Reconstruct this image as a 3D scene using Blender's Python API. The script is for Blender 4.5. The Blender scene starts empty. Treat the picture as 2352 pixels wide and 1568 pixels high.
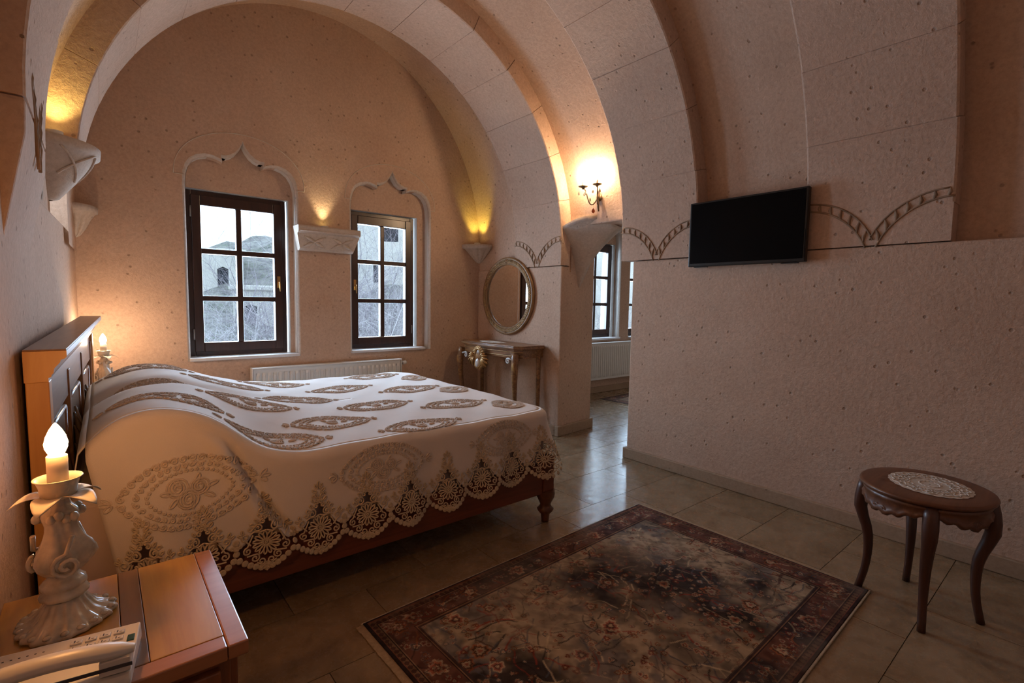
import bpy, bmesh, math, random
import numpy as np
from mathutils import Vector, Matrix
from mathutils.geometry import tessellate_polygon

random.seed(7)
RNG = np.random.default_rng(11)
PI = math.pi
scene = bpy.context.scene
C = scene.collection

# ------------------------------------------------------------------ camera
CAM_POS = Vector((0.0, 0.0, 1.3))
YAW, PITCH, ROLL = math.radians(39.667), math.radians(4.559), math.radians(0.972)
FPX = 1140.25
cam = bpy.data.cameras.new('camera')
cam.sensor_fit = 'HORIZONTAL'
cam.sensor_width = 36.0
cam.lens = 36.0 * FPX / 2352.0
cam.clip_start = 0.02
cam.clip_end = 400
cam_ob = bpy.data.objects.new('camera', cam)
C.objects.link(cam_ob)
_f = Vector((math.sin(YAW), math.cos(YAW), 0))
_r = Vector((math.cos(YAW), -math.sin(YAW), 0))
_u = Vector((0, 0, 1))
_f2 = _f * math.cos(PITCH) - _u * math.sin(PITCH)
_u2 = _u * math.cos(PITCH) + _f * math.sin(PITCH)
_r3 = _r * math.cos(ROLL) + _u2 * math.sin(ROLL)
_u3 = _u2 * math.cos(ROLL) - _r * math.sin(ROLL)
cam_ob.matrix_world = Matrix(((_r3.x, _u3.x, -_f2.x, 0), (_r3.y, _u3.y, -_f2.y, 0),
                              (_r3.z, _u3.z, -_f2.z, CAM_POS.z), (0, 0, 0, 1)))
scene.camera = cam_ob

# ------------------------------------------------------------------ world, daylight, exposure
SKY_STRENGTH = 3.0
world = bpy.data.worlds.new('overcast_sky')
scene.world = world
world.use_nodes = True
_bg = world.node_tree.nodes['Background']
_bg.inputs['Color'].default_value = (0.66, 0.83, 1.0, 1)
_bg.inputs['Strength'].default_value = SKY_STRENGTH

def area_light(name, loc, rot, sx, sy, power, col):
    l = bpy.data.lights.new(name, 'AREA')
    l.shape = 'RECTANGLE'; l.size = sx; l.size_y = sy
    l.energy = power; l.color = col
    o = bpy.data.objects.new(name, l); C.objects.link(o)
    o.location = loc; o.rotation_euler = rot
    return o

DAY = (0.60, 0.79, 1.0)
WIN_POWER = 76.0
# daylight entering through the window openings (just outside the panes, facing in)
for _x, _p in ((0.94, 1.0), (2.26, 1.0), (5.57, 1.1), (6.63, 1.1)):
    area_light('window_daylight', (_x, 5.10, 1.5), (math.radians(-90 + 6), 0, 0), 0.72, 1.32, WIN_POWER * _p, DAY)

scene.view_settings.view_transform = 'Standard'
scene.view_settings.look = 'None'
scene.view_settings.gamma = 1.0
scene.view_settings.use_curve_mapping = False
scene.view_settings.exposure = 0.06
try:
    cy = scene.cycles
    cy.use_denoising = True
    cy.sample_clamp_indirect = 6.0
    cy.caustics_reflective = False
    cy.caustics_refractive = False
    cy.max_bounces = 7
    cy.diffuse_bounces = 4
    cy.glossy_bounces = 3
    cy.transmission_bounces = 4
    cy.transparent_max_bounces = 8
    cy.use_adaptive_sampling = True
    cy.adaptive_threshold = 0.08
    cy.adaptive_min_samples = 16
except Exception:
    pass

BULB_NEAR, BULB_FAR, BULB_WALL = 255.0, 430.0, 760.0           # emission strength of candle bulbs
UPLIGHT = 8.0          # watts of corbel uplights

# ------------------------------------------------------------------ mesh helpers
class MB:
    def __init__(s):
        s.v = []; s.f = []; s.sm = []
    def add(s, vs, fs, smooth=False):
        o = len(s.v)
        s.v += [tuple(p) for p in vs]
        s.f += [tuple(i + o for i in f) for f in fs]
        s.sm += [smooth] * len(fs)
        return s
    def box(s, x0, x1, y0, y1, z0, z1):
        return s.add([(x0, y0, z0), (x1, y0, z0), (x1, y1, z0), (x0, y1, z0), (x0, y0, z1), (x1, y0, z1), (x1, y1, z1), (x0, y1, z1)],
                     [(0, 3, 2, 1), (4, 5, 6, 7), (0, 1, 5, 4), (1, 2, 6, 5), (2, 3, 7, 6), (3, 0, 4, 7)])
    def grid(s, P, cu=False, cv=False, smooth=True):
        m, n = len(P), len(P[0])
        vs = [p for row in P for p in row]
        fs = []
        for i in range(m if cu else m - 1):
            for j in range(n if cv else n - 1):
                a = i * n + j; b = ((i + 1) % m) * n + j
                c = ((i + 1) % m) * n + (j + 1) % n; d = i * n + (j + 1) % n
                fs.append((a, b, c, d))
        return s.add(vs, fs, smooth)
    def prism(s, poly, axis, a0, a1, smooth=False):
        """extrude a 2D polygon along an axis; tessellated caps"""
        def P(u, w, a):
            return {'x': (a, u, w), 'y': (u, a, w), 'z': (u, w, a)}[axis]
        n = len(poly)
        vs = [P(u, w, a0) for u, w in poly] + [P(u, w, a1) for u, w in poly]
        tris = tessellate_polygon([[Vector((u, w, 0)) for u, w in poly]])
        fs = [tuple(t) for t in tris] + [tuple(i + n for i in reversed(t)) for t in tris]
        s.add(vs, fs)
        o = len(s.v) - 2 * n
        for i in range(n):
            j = (i + 1) % n
            s.f.append((o + i, o + j, o + n + j, o + n + i)); s.sm.append(smooth)
        return s
    def lathe(s, prof, c=(0, 0, 0), n=24, a0=0.0, a1=2 * PI, sx=1, sy=1, fn=None, cap=True, smooth=True):
        full = abs(a1 - a0 - 2 * PI) < 1e-6
        k = n if full else n + 1
        P = []
        for r, z in prof:
            row = []
            for i in range(k):
                a = a0 + (a1 - a0) * i / n
                rr = r * (fn(a, z) if fn else 1)
                row.append((c[0] + rr * sx * math.cos(a), c[1] + rr * sy * math.sin(a), c[2] + z))
            P.append(row)
        s.grid(P, False, full, smooth)
        if cap and full:
            o = len(s.v) - len(prof) * k
            s.f.append(tuple(o + i for i in range(k))); s.sm.append(False)
            e = len(s.v) - k
            s.f.append(tuple(e + i for i in reversed(range(k)))); s.sm.append(False)
        return s
    def tube(s, pts, rad, n=8, closed=False, smooth=True, sq=1.0):
        pts = [Vector(p) for p in pts]
        m = len(pts)
        if not hasattr(rad, '__len__'): rad = [rad] * m
        P = []
        up = None
        for i in range(m):
            if closed: t = pts[(i + 1) % m] - pts[i - 1]
            else: t = pts[min(i + 1, m - 1)] - pts[max(i - 1, 0)]
            if t.length < 1e-9: t = Vector((0, 0, 1))
            t.normalize()
            if up is None:
                up = Vector((0, 0, 1)) if abs(t.z) < .9 else Vector((1, 0, 0))
            b = t.cross(up)
            if b.length < 1e-6: b = t.cross(Vector((0, 1, 0)))
            b.normalize(); up = b.cross(t).normalized()
            P.append([tuple(pts[i] + (b * math.cos(2 * PI * j / n) + up * sq * math.sin(2 * PI * j / n)) * rad[i]) for j in range(n)])
        s.grid(P, closed, True, smooth)
        if not closed:
            o = len(s.v) - m * n
            s.f.append(tuple(o + j for j in range(n))); s.sm.append(False)
            e = len(s.v) - n
            s.f.append(tuple(e + j for j in reversed(range(n)))); s.sm.append(False)
        return s
    def ball(s, c, r, n=10, m=6):
        if not hasattr(r, '__len__'): r = (r, r, r)
        P = []
        for i in range(m + 1):
            t = PI * (i / m)
            t = min(max(t, 0.02), PI - .02)
            P.append([(c[0] + r[0] * math.sin(t) * math.cos(2 * PI * j / n), c[1] + r[1] * math.sin(t) * math.sin(2 * PI * j / n), c[2] - r[2] * math.cos(t)) for j in range(n)])
        return s.grid(P, False, True, True)
    def rot(s, M4, i0=0):
        s.v[i0:] = [tuple(M4 @ Vector(p)) for p in s.v[i0:]]
        return s
    def mesh(s, name, mat=None):
        me = bpy.data.meshes.new(name)
        me.from_pydata(s.v, [], s.f)
        me.polygons.foreach_set('use_smooth', s.sm)
        if mat: me.materials.append(mat)
        bm = bmesh.new(); bm.from_mesh(me)
        bmesh.ops.recalc_face_normals(bm, faces=bm.faces)
        bm.to_mesh(me); bm.free()
        me.update()
        return me
    def build(s, name, mat, parent=None, bevel=0, loc=(0, 0, 0), rot=(0, 0, 0), seg=2):
        o = bpy.data.objects.new(name, s.mesh(name, mat))
        C.objects.link(o)
        o.parent = parent
        o.location = loc; o.rotation_euler = rot
        if bevel:
            b = o.modifiers.new('bevel', 'BEVEL'); b.width = bevel; b.segments = seg; b.limit_method = 'ANGLE'
        return o

def link_mesh(name, me, parent=None, loc=(0, 0, 0), rot=(0, 0, 0)):
    o = bpy.data.objects.new(name, me); C.objects.link(o); o.parent = parent
    o.location = loc; o.rotation_euler = rot
    return o

def tag(o, label=None, cat=None, group=None, kind=None):
    if label: o['label'] = label
    if cat: o['category'] = cat
    if group: o['group'] = group
    if kind: o['kind'] = kind
    return o

def thing(name, loc, label=None, cat=None, rz=0.0, group=None, kind=None):
    o = bpy.data.objects.new(name, None); C.objects.link(o)
    o.empty_display_size = .05
    o.location = loc; o.rotation_euler = (0, 0, rz)
    return tag(o, label, cat, group, kind)

def copy_tree(o, parent=None):
    c = o.copy(); C.objects.link(c); c.parent = parent
    for ch in list(o.children):
        copy_tree(ch, c)
    return c

def smooth01(a, b, x):
    t = min(max((x - a) / (b - a), 0), 1)
    return t * t * (3 - 2 * t)

# ------------------------------------------------------------------ materials
def _nt(name):
    m = bpy.data.materials.new(name); m.use_nodes = True
    nt = m.node_tree
    return m, nt, nt.nodes['Principled BSDF']

def N(nt, t, **kw):
    n = nt.nodes.new(t)
    for k, v in kw.items():
        if k in n.inputs.keys(): n.inputs[k].default_value = v
        else: setattr(n, k, v)
    return n

def ramp(nt, stops, fac=None):
    r = nt.nodes.new('ShaderNodeValToRGB')
    e = r.color_ramp.elements
    while len(e) > 1: e.remove(e[0])
    e[0].position = stops[0][0]; e[0].color = (*stops[0][1], 1)
    for p, c in stops[1:]:
        x = e.new(p); x.color = (*c, 1)
    if fac is not None: nt.links.new(fac, r.inputs['Fac'])
    return r

def mixc(nt, fac, a, b, mode='MIX'):
    m = nt.nodes.new('ShaderNodeMix'); m.data_type = 'RGBA'; m.blend_type = mode
    if hasattr(fac, 'links'): nt.links.new(fac, m.inputs[0])
    else: m.inputs[0].default_value = fac
    for s, v in ((6, a), (7, b)):
        if hasattr(v, 'links'): nt.links.new(v, m.inputs[s])
        else: m.inputs[s].default_value = (*v, 1)
    return m.outputs[2]

def plain(name, col, rough=.5, metal=0.0, spec=.5, coat=0.0, var=.08, scale=12.0, bump=0.0, bscale=60.0, trans=0.0):
    """one colour with slight noise variation and optional fine relief"""
    m, nt, b = _nt(name)
    tc = N(nt, 'ShaderNodeTexCoord')
    no = N(nt, 'ShaderNodeTexNoise', Scale=scale, Detail=4.0)
    nt.links.new(tc.outputs['Object'], no.inputs['Vector'])
    lo = tuple(max(c * (1 - var), 0) for c in col); hi = tuple(min(c * (1 + var), 1) for c in col)
    r = ramp(nt, [(.3, lo), (.7, hi)], no.outputs['Fac'])
    nt.links.new(r.outputs['Color'], b.inputs['Base Color'])
    b.inputs['Roughness'].default_value = rough
    b.inputs['Metallic'].default_value = metal
    b.inputs['Specular IOR Level'].default_value = spec
    b.inputs['Coat Weight'].default_value = coat
    if trans: b.inputs['Transmission Weight'].default_value = trans
    if bump:
        n2 = N(nt, 'ShaderNodeTexNoise', Scale=bscale, Detail=3.0)
        nt.links.new(tc.outputs['Object'], n2.inputs['Vector'])
        bp = N(nt, 'ShaderNodeBump', Strength=bump, Distance=.004)
        nt.links.new(n2.outputs['Fac'], bp.inputs['Height'])
        nt.links.new(bp.outputs['Normal'], b.inputs['Normal'])
    return m

def stone(name, c1, c2, pits=1.0, bump=.55, rough=.9, rnd=0.0):
    """porous carved tuff: broad stains, grain, dark pits"""
    m, nt, b = _nt(name)
    tc = N(nt, 'ShaderNodeTexCoord')
    mpn = N(nt, 'ShaderNodeMapping'); mpn.inputs['Rotation'].default_value = (.31, .57, .73)
    nt.links.new(tc.outputs['Object'], mpn.inputs['Vector'])
    co = mpn.outputs['Vector']
    n1 = N(nt, 'ShaderNodeTexNoise', Scale=1.3, Detail=3.0, Roughness=.6)
    n2 = N(nt, 'ShaderNodeTexNoise', Scale=46.0, Detail=3.0, Roughness=.7)
    vo = N(nt, 'ShaderNodeTexVoronoi', Scale=22.0)
    for n in (n1, n2, vo): nt.links.new(co, n.inputs['Vector'])
    base = ramp(nt, [(.3, c2), (.7, c1)], n1.outputs['Fac'])
    grain = ramp(nt, [(.3, (.86, .84, .82)), (.65, (1.04, 1.04, 1.04))], n2.outputs['Fac'])
    col = mixc(nt, 1.0, base.outputs['Color'], grain.outputs['Color'], 'MULTIPLY')
    # pits: only in some voronoi cells, near their centres
    sep = N(nt, 'ShaderNodeSeparateColor'); nt.links.new(vo.outputs['Color'], sep.inputs[0])
    rare = N(nt, 'ShaderNodeMath', operation='GREATER_THAN'); rare.inputs[1].default_value = 1 - .17 * pits
    nt.links.new(sep.outputs[0], rare.inputs[0])
    near = N(nt, 'ShaderNodeMapRange'); nt.links.new(vo.outputs['Distance'], near.inputs['Value'])
    near.inputs['From Min'].default_value = .11; near.inputs['From Max'].default_value = .23
    near.inputs['To Min'].default_value = 1; near.inputs['To Max'].default_value = 0
    pit = N(nt, 'ShaderNodeMath', operation='MULTIPLY')
    nt.links.new(rare.outputs[0], pit.inputs[0]); nt.links.new(near.outputs[0], pit.inputs[1])
    dk = N(nt, 'ShaderNodeMath', operation='MULTIPLY'); dk.inputs[1].default_value = .5
    nt.links.new(pit.outputs[0], dk.inputs[0])
    col = mixc(nt, dk.outputs[0], col, (c2[0] * .35, c2[1] * .32, c2[2] * .3))
    if rnd:
        oi = N(nt, 'ShaderNodeObjectInfo')
        rr = ramp(nt, [(0, (1 - rnd,) * 3), (1, (1 + rnd * .5,) * 3)], oi.outputs['Random'])
        col = mixc(nt, 1.0, col, rr.outputs['Color'], 'MULTIPLY')
    nt.links.new(col, b.inputs['Base Color'])
    b.inputs['Roughness'].default_value = rough
    b.inputs['Specular IOR Level'].default_value = .25
    h2 = N(nt, 'ShaderNodeMath', operation='SUBTRACT')
    nt.links.new(n2.outputs['Fac'], h2.inputs[0]); nt.links.new(pit.outputs[0], h2.inputs[1])
    bp = N(nt, 'ShaderNodeBump', Strength=bump, Distance=.008)
    nt.links.new(h2.outputs[0], bp.inputs['Height'])
    nt.links.new(bp.outputs['Normal'], b.inputs['Normal'])
    return m

def wood(name, c1, c2, rough=.35, axis=0, scale=3.0, coat=.15, c3=None):
    m, nt, b = _nt(name)
    tc = N(nt, 'ShaderNodeTexCoord'); mp = N(nt, 'ShaderNodeMapping')
    sc = [scale * 7] * 3; sc[axis] = scale * .6
    mp.inputs['Scale'].default_value = sc
    nt.links.new(tc.outputs['Object'], mp.inputs['Vector'])
    no = N(nt, 'ShaderNodeTexNoise', Scale=1.0, Detail=6.0, Roughness=.6, Distortion=1.2)
    nt.links.new(mp.outputs['Vector'], no.inputs['Vector'])
    st = [(.3, c2), (.68, c1)]
    if c3: st = [(.25, c3), (.45, c2), (.7, c1)]
    r = ramp(nt, st, no.outputs['Fac'])
    nt.links.new(r.outputs['Color'], b.inputs['Base Color'])
    b.inputs['Roughness'].default_value = rough
    b.inputs['Coat Weight'].default_value = coat
    b.inputs['Coat Roughness'].default_value = .2
    bp = N(nt, 'ShaderNodeBump', Strength=.12, Distance=.002)
    nt.links.new(no.outputs['Fac'], bp.inputs['Height'])
    nt.links.new(bp.outputs['Normal'], b.inputs['Normal'])
    return m

def emit(name, col, strength):
    m = bpy.data.materials.new(name); m.use_nodes = True
    nt = m.node_tree; nt.nodes.remove(nt.nodes['Principled BSDF'])
    e = nt.nodes.new('ShaderNodeEmission'); e.inputs['Color'].default_value = (*col, 1); e.inputs['Strength'].default_value = strength
    nt.links.new(e.outputs[0], nt.nodes['Material Output'].inputs[0])
    return m

def pane_glass(name, tint=(.95, .98, 1.0)):
    """clear window pane: see-through with a fresnel sheen"""
    m = bpy.data.materials.new(name); m.use_nodes = True
    nt = m.node_tree; nt.nodes.remove(nt.nodes['Principled BSDF'])
    t = nt.nodes.new('ShaderNodeBsdfTransparent'); t.inputs['Color'].default_value = (*tint, 1)
    g = nt.nodes.new('ShaderNodeBsdfGlossy'); g.inputs['Roughness'].default_value = .02
    lw = nt.nodes.new('ShaderNodeLayerWeight'); lw.inputs['Blend'].default_value = .5
    pw_ = nt.nodes.new('ShaderNodeMath'); pw_.operation = 'POWER'; pw_.inputs[1].default_value = 4.0
    fr = nt.nodes.new('ShaderNodeMath'); fr.operation = 'MULTIPLY_ADD'; fr.inputs[1].default_value = .6; fr.inputs[2].default_value = .02
    nt.links.new(lw.outputs['Facing'], pw_.inputs[0]); nt.links.new(pw_.outputs[0], fr.inputs[0])
    mx = nt.nodes.new('ShaderNodeMixShader')
    nt.links.new(fr.outputs[0], mx.inputs[0]); nt.links.new(t.outputs[0], mx.inputs[1]); nt.links.new(g.outputs[0], mx.inputs[2])
    nt.links.new(mx.outputs[0], nt.nodes['Material Output'].inputs[0])
    return m

MT = {}
MT['stone'] = stone('tuff_wall', (.64, .455, .345), (.55, .375, .275))
MT['block'] = stone('tuff_block', (.64, .46, .355), (.56, .39, .295), rnd=.05)
MT['carved'] = stone('tuff_carved', (.62, .53, .46), (.54, .45, .385), pits=.3, bump=.3)
MT['groove'] = plain('brown_carved_line', (.33, .22, .145), .95, var=.25)
MT['reveal'] = plain('pale_reveal_plaster', (.68, .63, .58), .85, var=.06, bump=.2, bscale=60)
MT['incised'] = plain('pale_incised_line', (.62, .53, .44), .9)
MT['sill'] = plain('pale_stone_sill', (.70, .69, .70), .4, var=.05)
MT['base'] = stone('baseboard_stone', (.45, .32, .22), (.36, .25, .165), pits=.4, bump=.25, rough=.6)
MT['frame'] = wood('dark_window_wood', (.055, .022, .014), (.022, .009, .007), .35, axis=2)
MT['glass'] = pane_glass('window_pane')
MT['brass'] = plain('brass', (.62, .38, .14), .28, 1.0)
MT['white_paint'] = plain('white_enamel', (.74, .72, .68), .35, var=.03)
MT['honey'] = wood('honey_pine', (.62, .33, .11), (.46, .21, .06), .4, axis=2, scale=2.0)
MT['bedwood'] = wood('brown_bed_wood', (.26, .13, .065), (.15, .07, .035), .38, axis=1)
MT['bedrail'] = wood('red_brown_rail', (.20, .055, .025), (.11, .028, .013), .4, axis=0)
MT['carvewood'] = wood('grey_brown_panel', (.24, .17, .12), (.14, .095, .07), .35, axis=2)
MT['console'] = wood('patinated_walnut', (.38, .19, .07), (.20, .09, .035), .35, axis=1, scale=5, c3=(.09, .04, .018))
MT['gilt'] = plain('worn_gilt', (.42, .24, .09), .35, .35, var=.3, scale=40)
MT['greyscroll'] = plain('pale_grey_paint', (.55, .52, .5), .4, var=.1)
MT['nacre'] = plain('mother_of_pearl', (.62, .56, .52), .2, .1, var=.15, scale=60)
MT['rim'] = wood('mirror_frame_wood', (.34, .19, .075), (.17, .085, .03), .4, axis=2, scale=6)
MT['braid'] = plain('braided_frame', (.44, .29, .14), .45, .1, var=.3, scale=30)
MT['mirror'] = plain('mirror_silver', (.9, .9, .9), .01, 1.0, var=0.0)
MT['stoolwood'] = wood('dark_cherry', (.17, .062, .025), (.085, .028, .012), .42, axis=0, scale=4)
MT['stoolleg'] = wood('dark_cherry_leg', (.085, .028, .014), (.045, .014, .008), .4, axis=2, scale=4)
MT['lace_white'] = plain('white_crochet', (.62, .55, .49), .9, var=.12, scale=90, bump=.4, bscale=400)
MT['cloth'] = plain('cream_linen', (.77, .70, .655), .85, var=.04, scale=5, bump=.25, bscale=420)
MT['cord'] = plain('tan_embroidery', (.61, .475, .37), .85, var=.2, scale=120, bump=.4, bscale=500)
MT['cord2'] = plain('cream_embroidery', (.68, .575, .49), .85, var=.1, scale=120, bump=.4, bscale=500)
MT['lace'] = plain('ecru_lace', (.62, .50, .36), .85, var=.15, scale=120, bump=.4, bscale=500)
MT['sheet'] = plain('pinkish_sheet', (.62, .50, .47), .8, var=.05)
MT['lampbody'] = plain('ivory_ceramic', (.54, .47, .37), .22, var=.3, scale=30, coat=.4)
MT['lampmetal'] = plain('ivory_enamelled_tin', (.62, .56, .45), .32, var=.12, scale=25)
MT['candle'] = plain('ivory_sleeve', (.72, .64, .52), .5, var=.03)
MT['bulb_near'] = emit('glowing_amber_bulb', (1.0, .44, .13), BULB_NEAR)
MT['bulb_far'] = emit('glowing_bulb', (1.0, .72, .46), BULB_FAR)
MT['bulb_wall'] = emit('glowing_sconce_bulb', (1.0, .69, .40), BULB_WALL)
MT['uplens'] = emit('uplight_lens', (1.0, .78, .25), 12.0)
MT['tv'] = plain('black_plastic', (.006, .006, .006), .35, var=.1)
MT['screen'] = plain('dark_screen', (.002, .002, .0025), .3, var=0.0, spec=.08)
MT['phone'] = plain('off_white_plastic', (.68, .64, .58), .35, var=.03)
MT['phonekey'] = plain('grey_white_key', (.60, .57, .53), .4, var=.03)
MT['ink'] = plain('dark_print', (.06, .055, .06), .6)
MT['green'] = plain('dark_green_lens', (.01, .05, .03), .25)
MT['top1'] = wood('nightstand_oak', (.56, .30, .055), (.43, .20, .035), .3, axis=1, scale=3, coat=.4)
MT['top2'] = wood('nightstand_dark_board', (.27, .13, .05), (.17, .075, .028), .3, axis=1, scale=3, coat=.4)
MT['top3'] = wood('nightstand_red_board', (.46, .19, .08), (.36, .13, .05), .3, axis=0, scale=3, coat=.4)
MT['cabinet'] = wood('nightstand_body', (.30, .10, .035), (.18, .055, .02), .4, axis=2)
MT['iron'] = plain('aged_bronze', (.20, .14, .085), .45, .6, var=.2)
MT['crystal'] = plain('glass_drop', (.8, .78, .75), .05, 0, trans=.7, var=0)
MT['amber'] = plain('amber_drop', (.55, .12, .04), .15, 0, trans=.3, var=0)
MT['hinge'] = plain('steel_hinge', (.3, .28, .27), .4, .8)

def tile_material():
    m, nt, b = _nt('travertine_tile')
    tc = N(nt, 'ShaderNodeTexCoord'); oi = N(nt, 'ShaderNodeObjectInfo')
    ad = N(nt, 'ShaderNodeVectorMath', operation='ADD')
    sc = N(nt, 'ShaderNodeVectorMath', operation='SCALE'); sc.inputs['Scale'].default_value = 37.0
    cb = N(nt, 'ShaderNodeCombineXYZ')
    nt.links.new(oi.outputs['Random'], cb.inputs[0]); nt.links.new(oi.outputs['Random'], cb.inputs[1])
    nt.links.new(cb.outputs[0], sc.inputs[0])
    nt.links.new(tc.outputs['Object'], ad.inputs[0]); nt.links.new(sc.outputs[0], ad.inputs[1])
    n1 = N(nt, 'ShaderNodeTexNoise', Scale=4.0, Detail=8.0, Roughness=.62, Distortion=1.0)
    n2 = N(nt, 'ShaderNodeTexNoise', Scale=16.0, Detail=6.0, Roughness=.7)
    for n in (n1, n2): nt.links.new(ad.outputs[0], n.inputs['Vector'])
    r1 = ramp(nt, [(.25, (.21, .135, .07)), (.5, (.32, .22, .13)), (.75, (.39, .29, .19))], n1.outputs['Fac'])
    r2 = ramp(nt, [(.33, (.6, .56, .5)), (.48, (1, 1, 1))], n2.outputs['Fac'])
    col = mixc(nt, .6, r1.outputs['Color'], r2.outputs['Color'], 'MULTIPLY')
    rr = ramp(nt, [(0, (.88, .88, .88)), (1, (1.06, 1.06, 1.06))], oi.outputs['Random'])
    col = mixc(nt, 1.0, col, rr.outputs['Color'], 'MULTIPLY')
    nt.links.new(col, b.inputs['Base Color'])
    ro = ramp(nt, [(.3, (.34,) * 3), (.7, (.2,) * 3)], n2.outputs['Fac'])
    nt.links.new(ro.outputs['Color'], b.inputs['Roughness'])
    return m
MT['tile'] = tile_material()
MT['grout'] = plain('grout', (.22, .17, .12), .9)

def attr_material(name, attr, rough=.95, bump=.3):
    m, nt, b = _nt(name)
    a = nt.nodes.new('ShaderNodeAttribute'); a.attribute_name = attr
    nt.links.new(a.outputs['Color'], b.inputs['Base Color'])
    b.inputs['Roughness'].default_value = rough
    b.inputs['Specular IOR Level'].default_value = .15
    tc = N(nt, 'ShaderNodeTexCoord'); n2 = N(nt, 'ShaderNodeTexNoise', Scale=500.0, Detail=2.0)
    nt.links.new(tc.outputs['Object'], n2.inputs['Vector'])
    bp = N(nt, 'ShaderNodeBump', Strength=bump, Distance=.003)
    nt.links.new(n2.outputs['Fac'], bp.inputs['Height']); nt.links.new(bp.outputs['Normal'], b.inputs['Normal'])
    return m

# ------------------------------------------------------------------ room shell
XC, ZS = 1.66, 1.85           # axis of the vault and springing height
YW = 4.72                     # inner face of the window wall
XR = 3.395                    # right wall face
XL = -0.20                    # left wall face

def hole_wall(mb, outer, holes, y0, y1):
    """wall slab in the xz plane with holes; holes = list of point lists"""
    loops = [outer] + holes
    flat = [p for l in loops for p in l]
    tris = tessellate_polygon([[Vector((x, z, 0)) for x, z in l] for l in loops])
    n = len(flat)
    mb.add([(x, y0, z) for x, z in flat] + [(x, y1, z) for x, z in flat],
           [tuple(t) for t in tris] + [tuple(i + n for i in t) for t in tris])
    o = len(mb.v) - 2 * n
    k = 0
    for l in loops:
        m = len(l)
        for i in range(m):
            a, b = k + i, k + (i + 1) % m
            mb.f.append((o + a, o + b, o + n + b, o + n + a)); mb.sm.append(False)
        k += m

OG = [(1, 2.19), (.985, 2.262), (.945, 2.322), (.87, 2.372), (.76, 2.405), (.62, 2.422), (.50, 2.418), (.40, 2.402), (.365, 2.396),
      (.375, 2.432), (.30, 2.432), (.21, 2.447), (.13, 2.474), (.06, 2.515), (.025, 2.545)]
def ogee(cx, hw, zb, grow=0.0):
    g = 1 + grow / hw
    r = [(cx + hw * g * u, z + (grow if z > 2.2 else 0)) for u, z in OG]
    l = [(cx - hw * g * u, z + (grow if z > 2.2 else 0)) for u, z in reversed(OG)]
    return [(cx - hw * g, zb), (cx + hw * g, zb)] + r + [(cx, 2.575 + grow)] + l

WINS = [(0.965, 0.415, .56, 1.325), (2.315, 0.425, 1.895, 2.625)]
WINS2 = [(5.585, 0.405, 5.19, 5.95), (6.645, 0.405, 6.25, 7.01)]
ZSILL = 0.775
def window_wall(name, x0, x1, z1, wins):
    mb = MB(); arris = []
    outer = [(x0, -.05), (x1, -.05), (x1, z1), (x0, z1)]
    hole_wall(mb, outer, [ogee(c, h, ZSILL, .022) for c, h, a, b in wins], YW, YW + .002)
    for c, h, a, b in wins:                       # rounded arris of each opening
        A = [(x, YW, z) for x, z in ogee(c, h, ZSILL, .022)]
        A1 = [(x, YW + .005, z) for x, z in ogee(c, h, ZSILL, .008)]
        B = [(x, YW + .024, z) for x, z in ogee(c, h, ZSILL)]
        arris.append([A, A1, B])
    hole_wall(mb, outer, [ogee(c, h, ZSILL) for c, h, a, b in wins], YW + .024, YW + .098)
    hole_wall(mb, outer, [[(a - .012, ZSILL), (b + .02, ZSILL), (b + .02, 2.175), (a - .012, 2.175)] for c, h, a, b in wins], YW + .098, YW + .34)
    w = tag(mb.build(name, MT['stone']), kind='structure')
    for c, h, a, b in wins:
        lin = MB()
        r0 = [(x, YW + .024, z) for x, z in ogee(c, h - .002, ZSILL + .002)]
        r1 = [(x, YW + .096, z) for x, z in ogee(c, h - .002, ZSILL + .002)]
        lin.grid([r0, r1], False, True, False)
        q = [(a - .010, ZSILL + .002), (b + .018, ZSILL + .002), (b + .018, 2.173), (a - .010, 2.173)]
        lin.grid([[(x, YW + .097, z) for x, z in q], [(x, YW + .34, z) for x, z in q]], False, True, False)
        lin.build('reveal_plaster', MT['reveal'], w)
    for g in arris:
        m2 = MB(); m2.grid(g, False, True, True)
        m2.build('opening_arris', MT['carved'], w)
    return w
wall_back = window_wall('wall_back', -.6, 3.75, 4.3, WINS)
wall_far = window_wall('wall_far', 3.75, 8.3, 3.4, WINS2)

# thin incised relieving arcs above the windows
for c, h, a, b in WINS:
    mb = MB()
    pts = []
    for i in range(41):
        t = PI * i / 40
        pts.append((c - .49 * math.cos(t), YW - .001, 2.255 + .39 * math.sin(t) ** .9))
    mb.tube(pts, .0035, 5)
    for s in (-1, 1):
        mb.tube([(c + s * .49, YW - .001, 2.255), (c + s * .425, YW - .001, 2.252)], .0035, 5)
    mb.build('incised_arc', MT['incised'], wall_back)

# right wall, doorway jambs and header
mb = MB()
XT = 3.93
mb.prism([(XR, 3.37), (XT, 3.43), (XT, YW + .01), (XR, YW + .01)], 'z', -.05, 1.65)
mb.prism([(3.50, 3.382), (XT, 3.43), (XT, YW + .01), (3.56, YW + .01)], 'z', 1.64, 2.7)
mb.box(XR, XT, -1.0, 2.55, -.05, 1.65)
mb.box(3.56, XT, -1.0, 2.56, 1.64, 2.7)
mb.box(3.50, XT, 2.55, 3.45, 2.02, 2.7)
wall_right = tag(mb.build('wall_right', MT['stone'], bevel=.012), kind='structure')
mb = MB()
mb.prism([(-.7, -1.0), (XL, -1.0), (XL, 2.7), (-.125, YW + .01), (-.7, YW + .01)], 'z', -.05, 1.71)
wall_left = tag(mb.build('wall_left', MT['stone'], bevel=.01), kind='structure')
tag(MB().box(-.7, 4.1, -1.2, -.95, -.05, 4.2).build('wall_front', MT['stone']), kind='structure')
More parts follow.
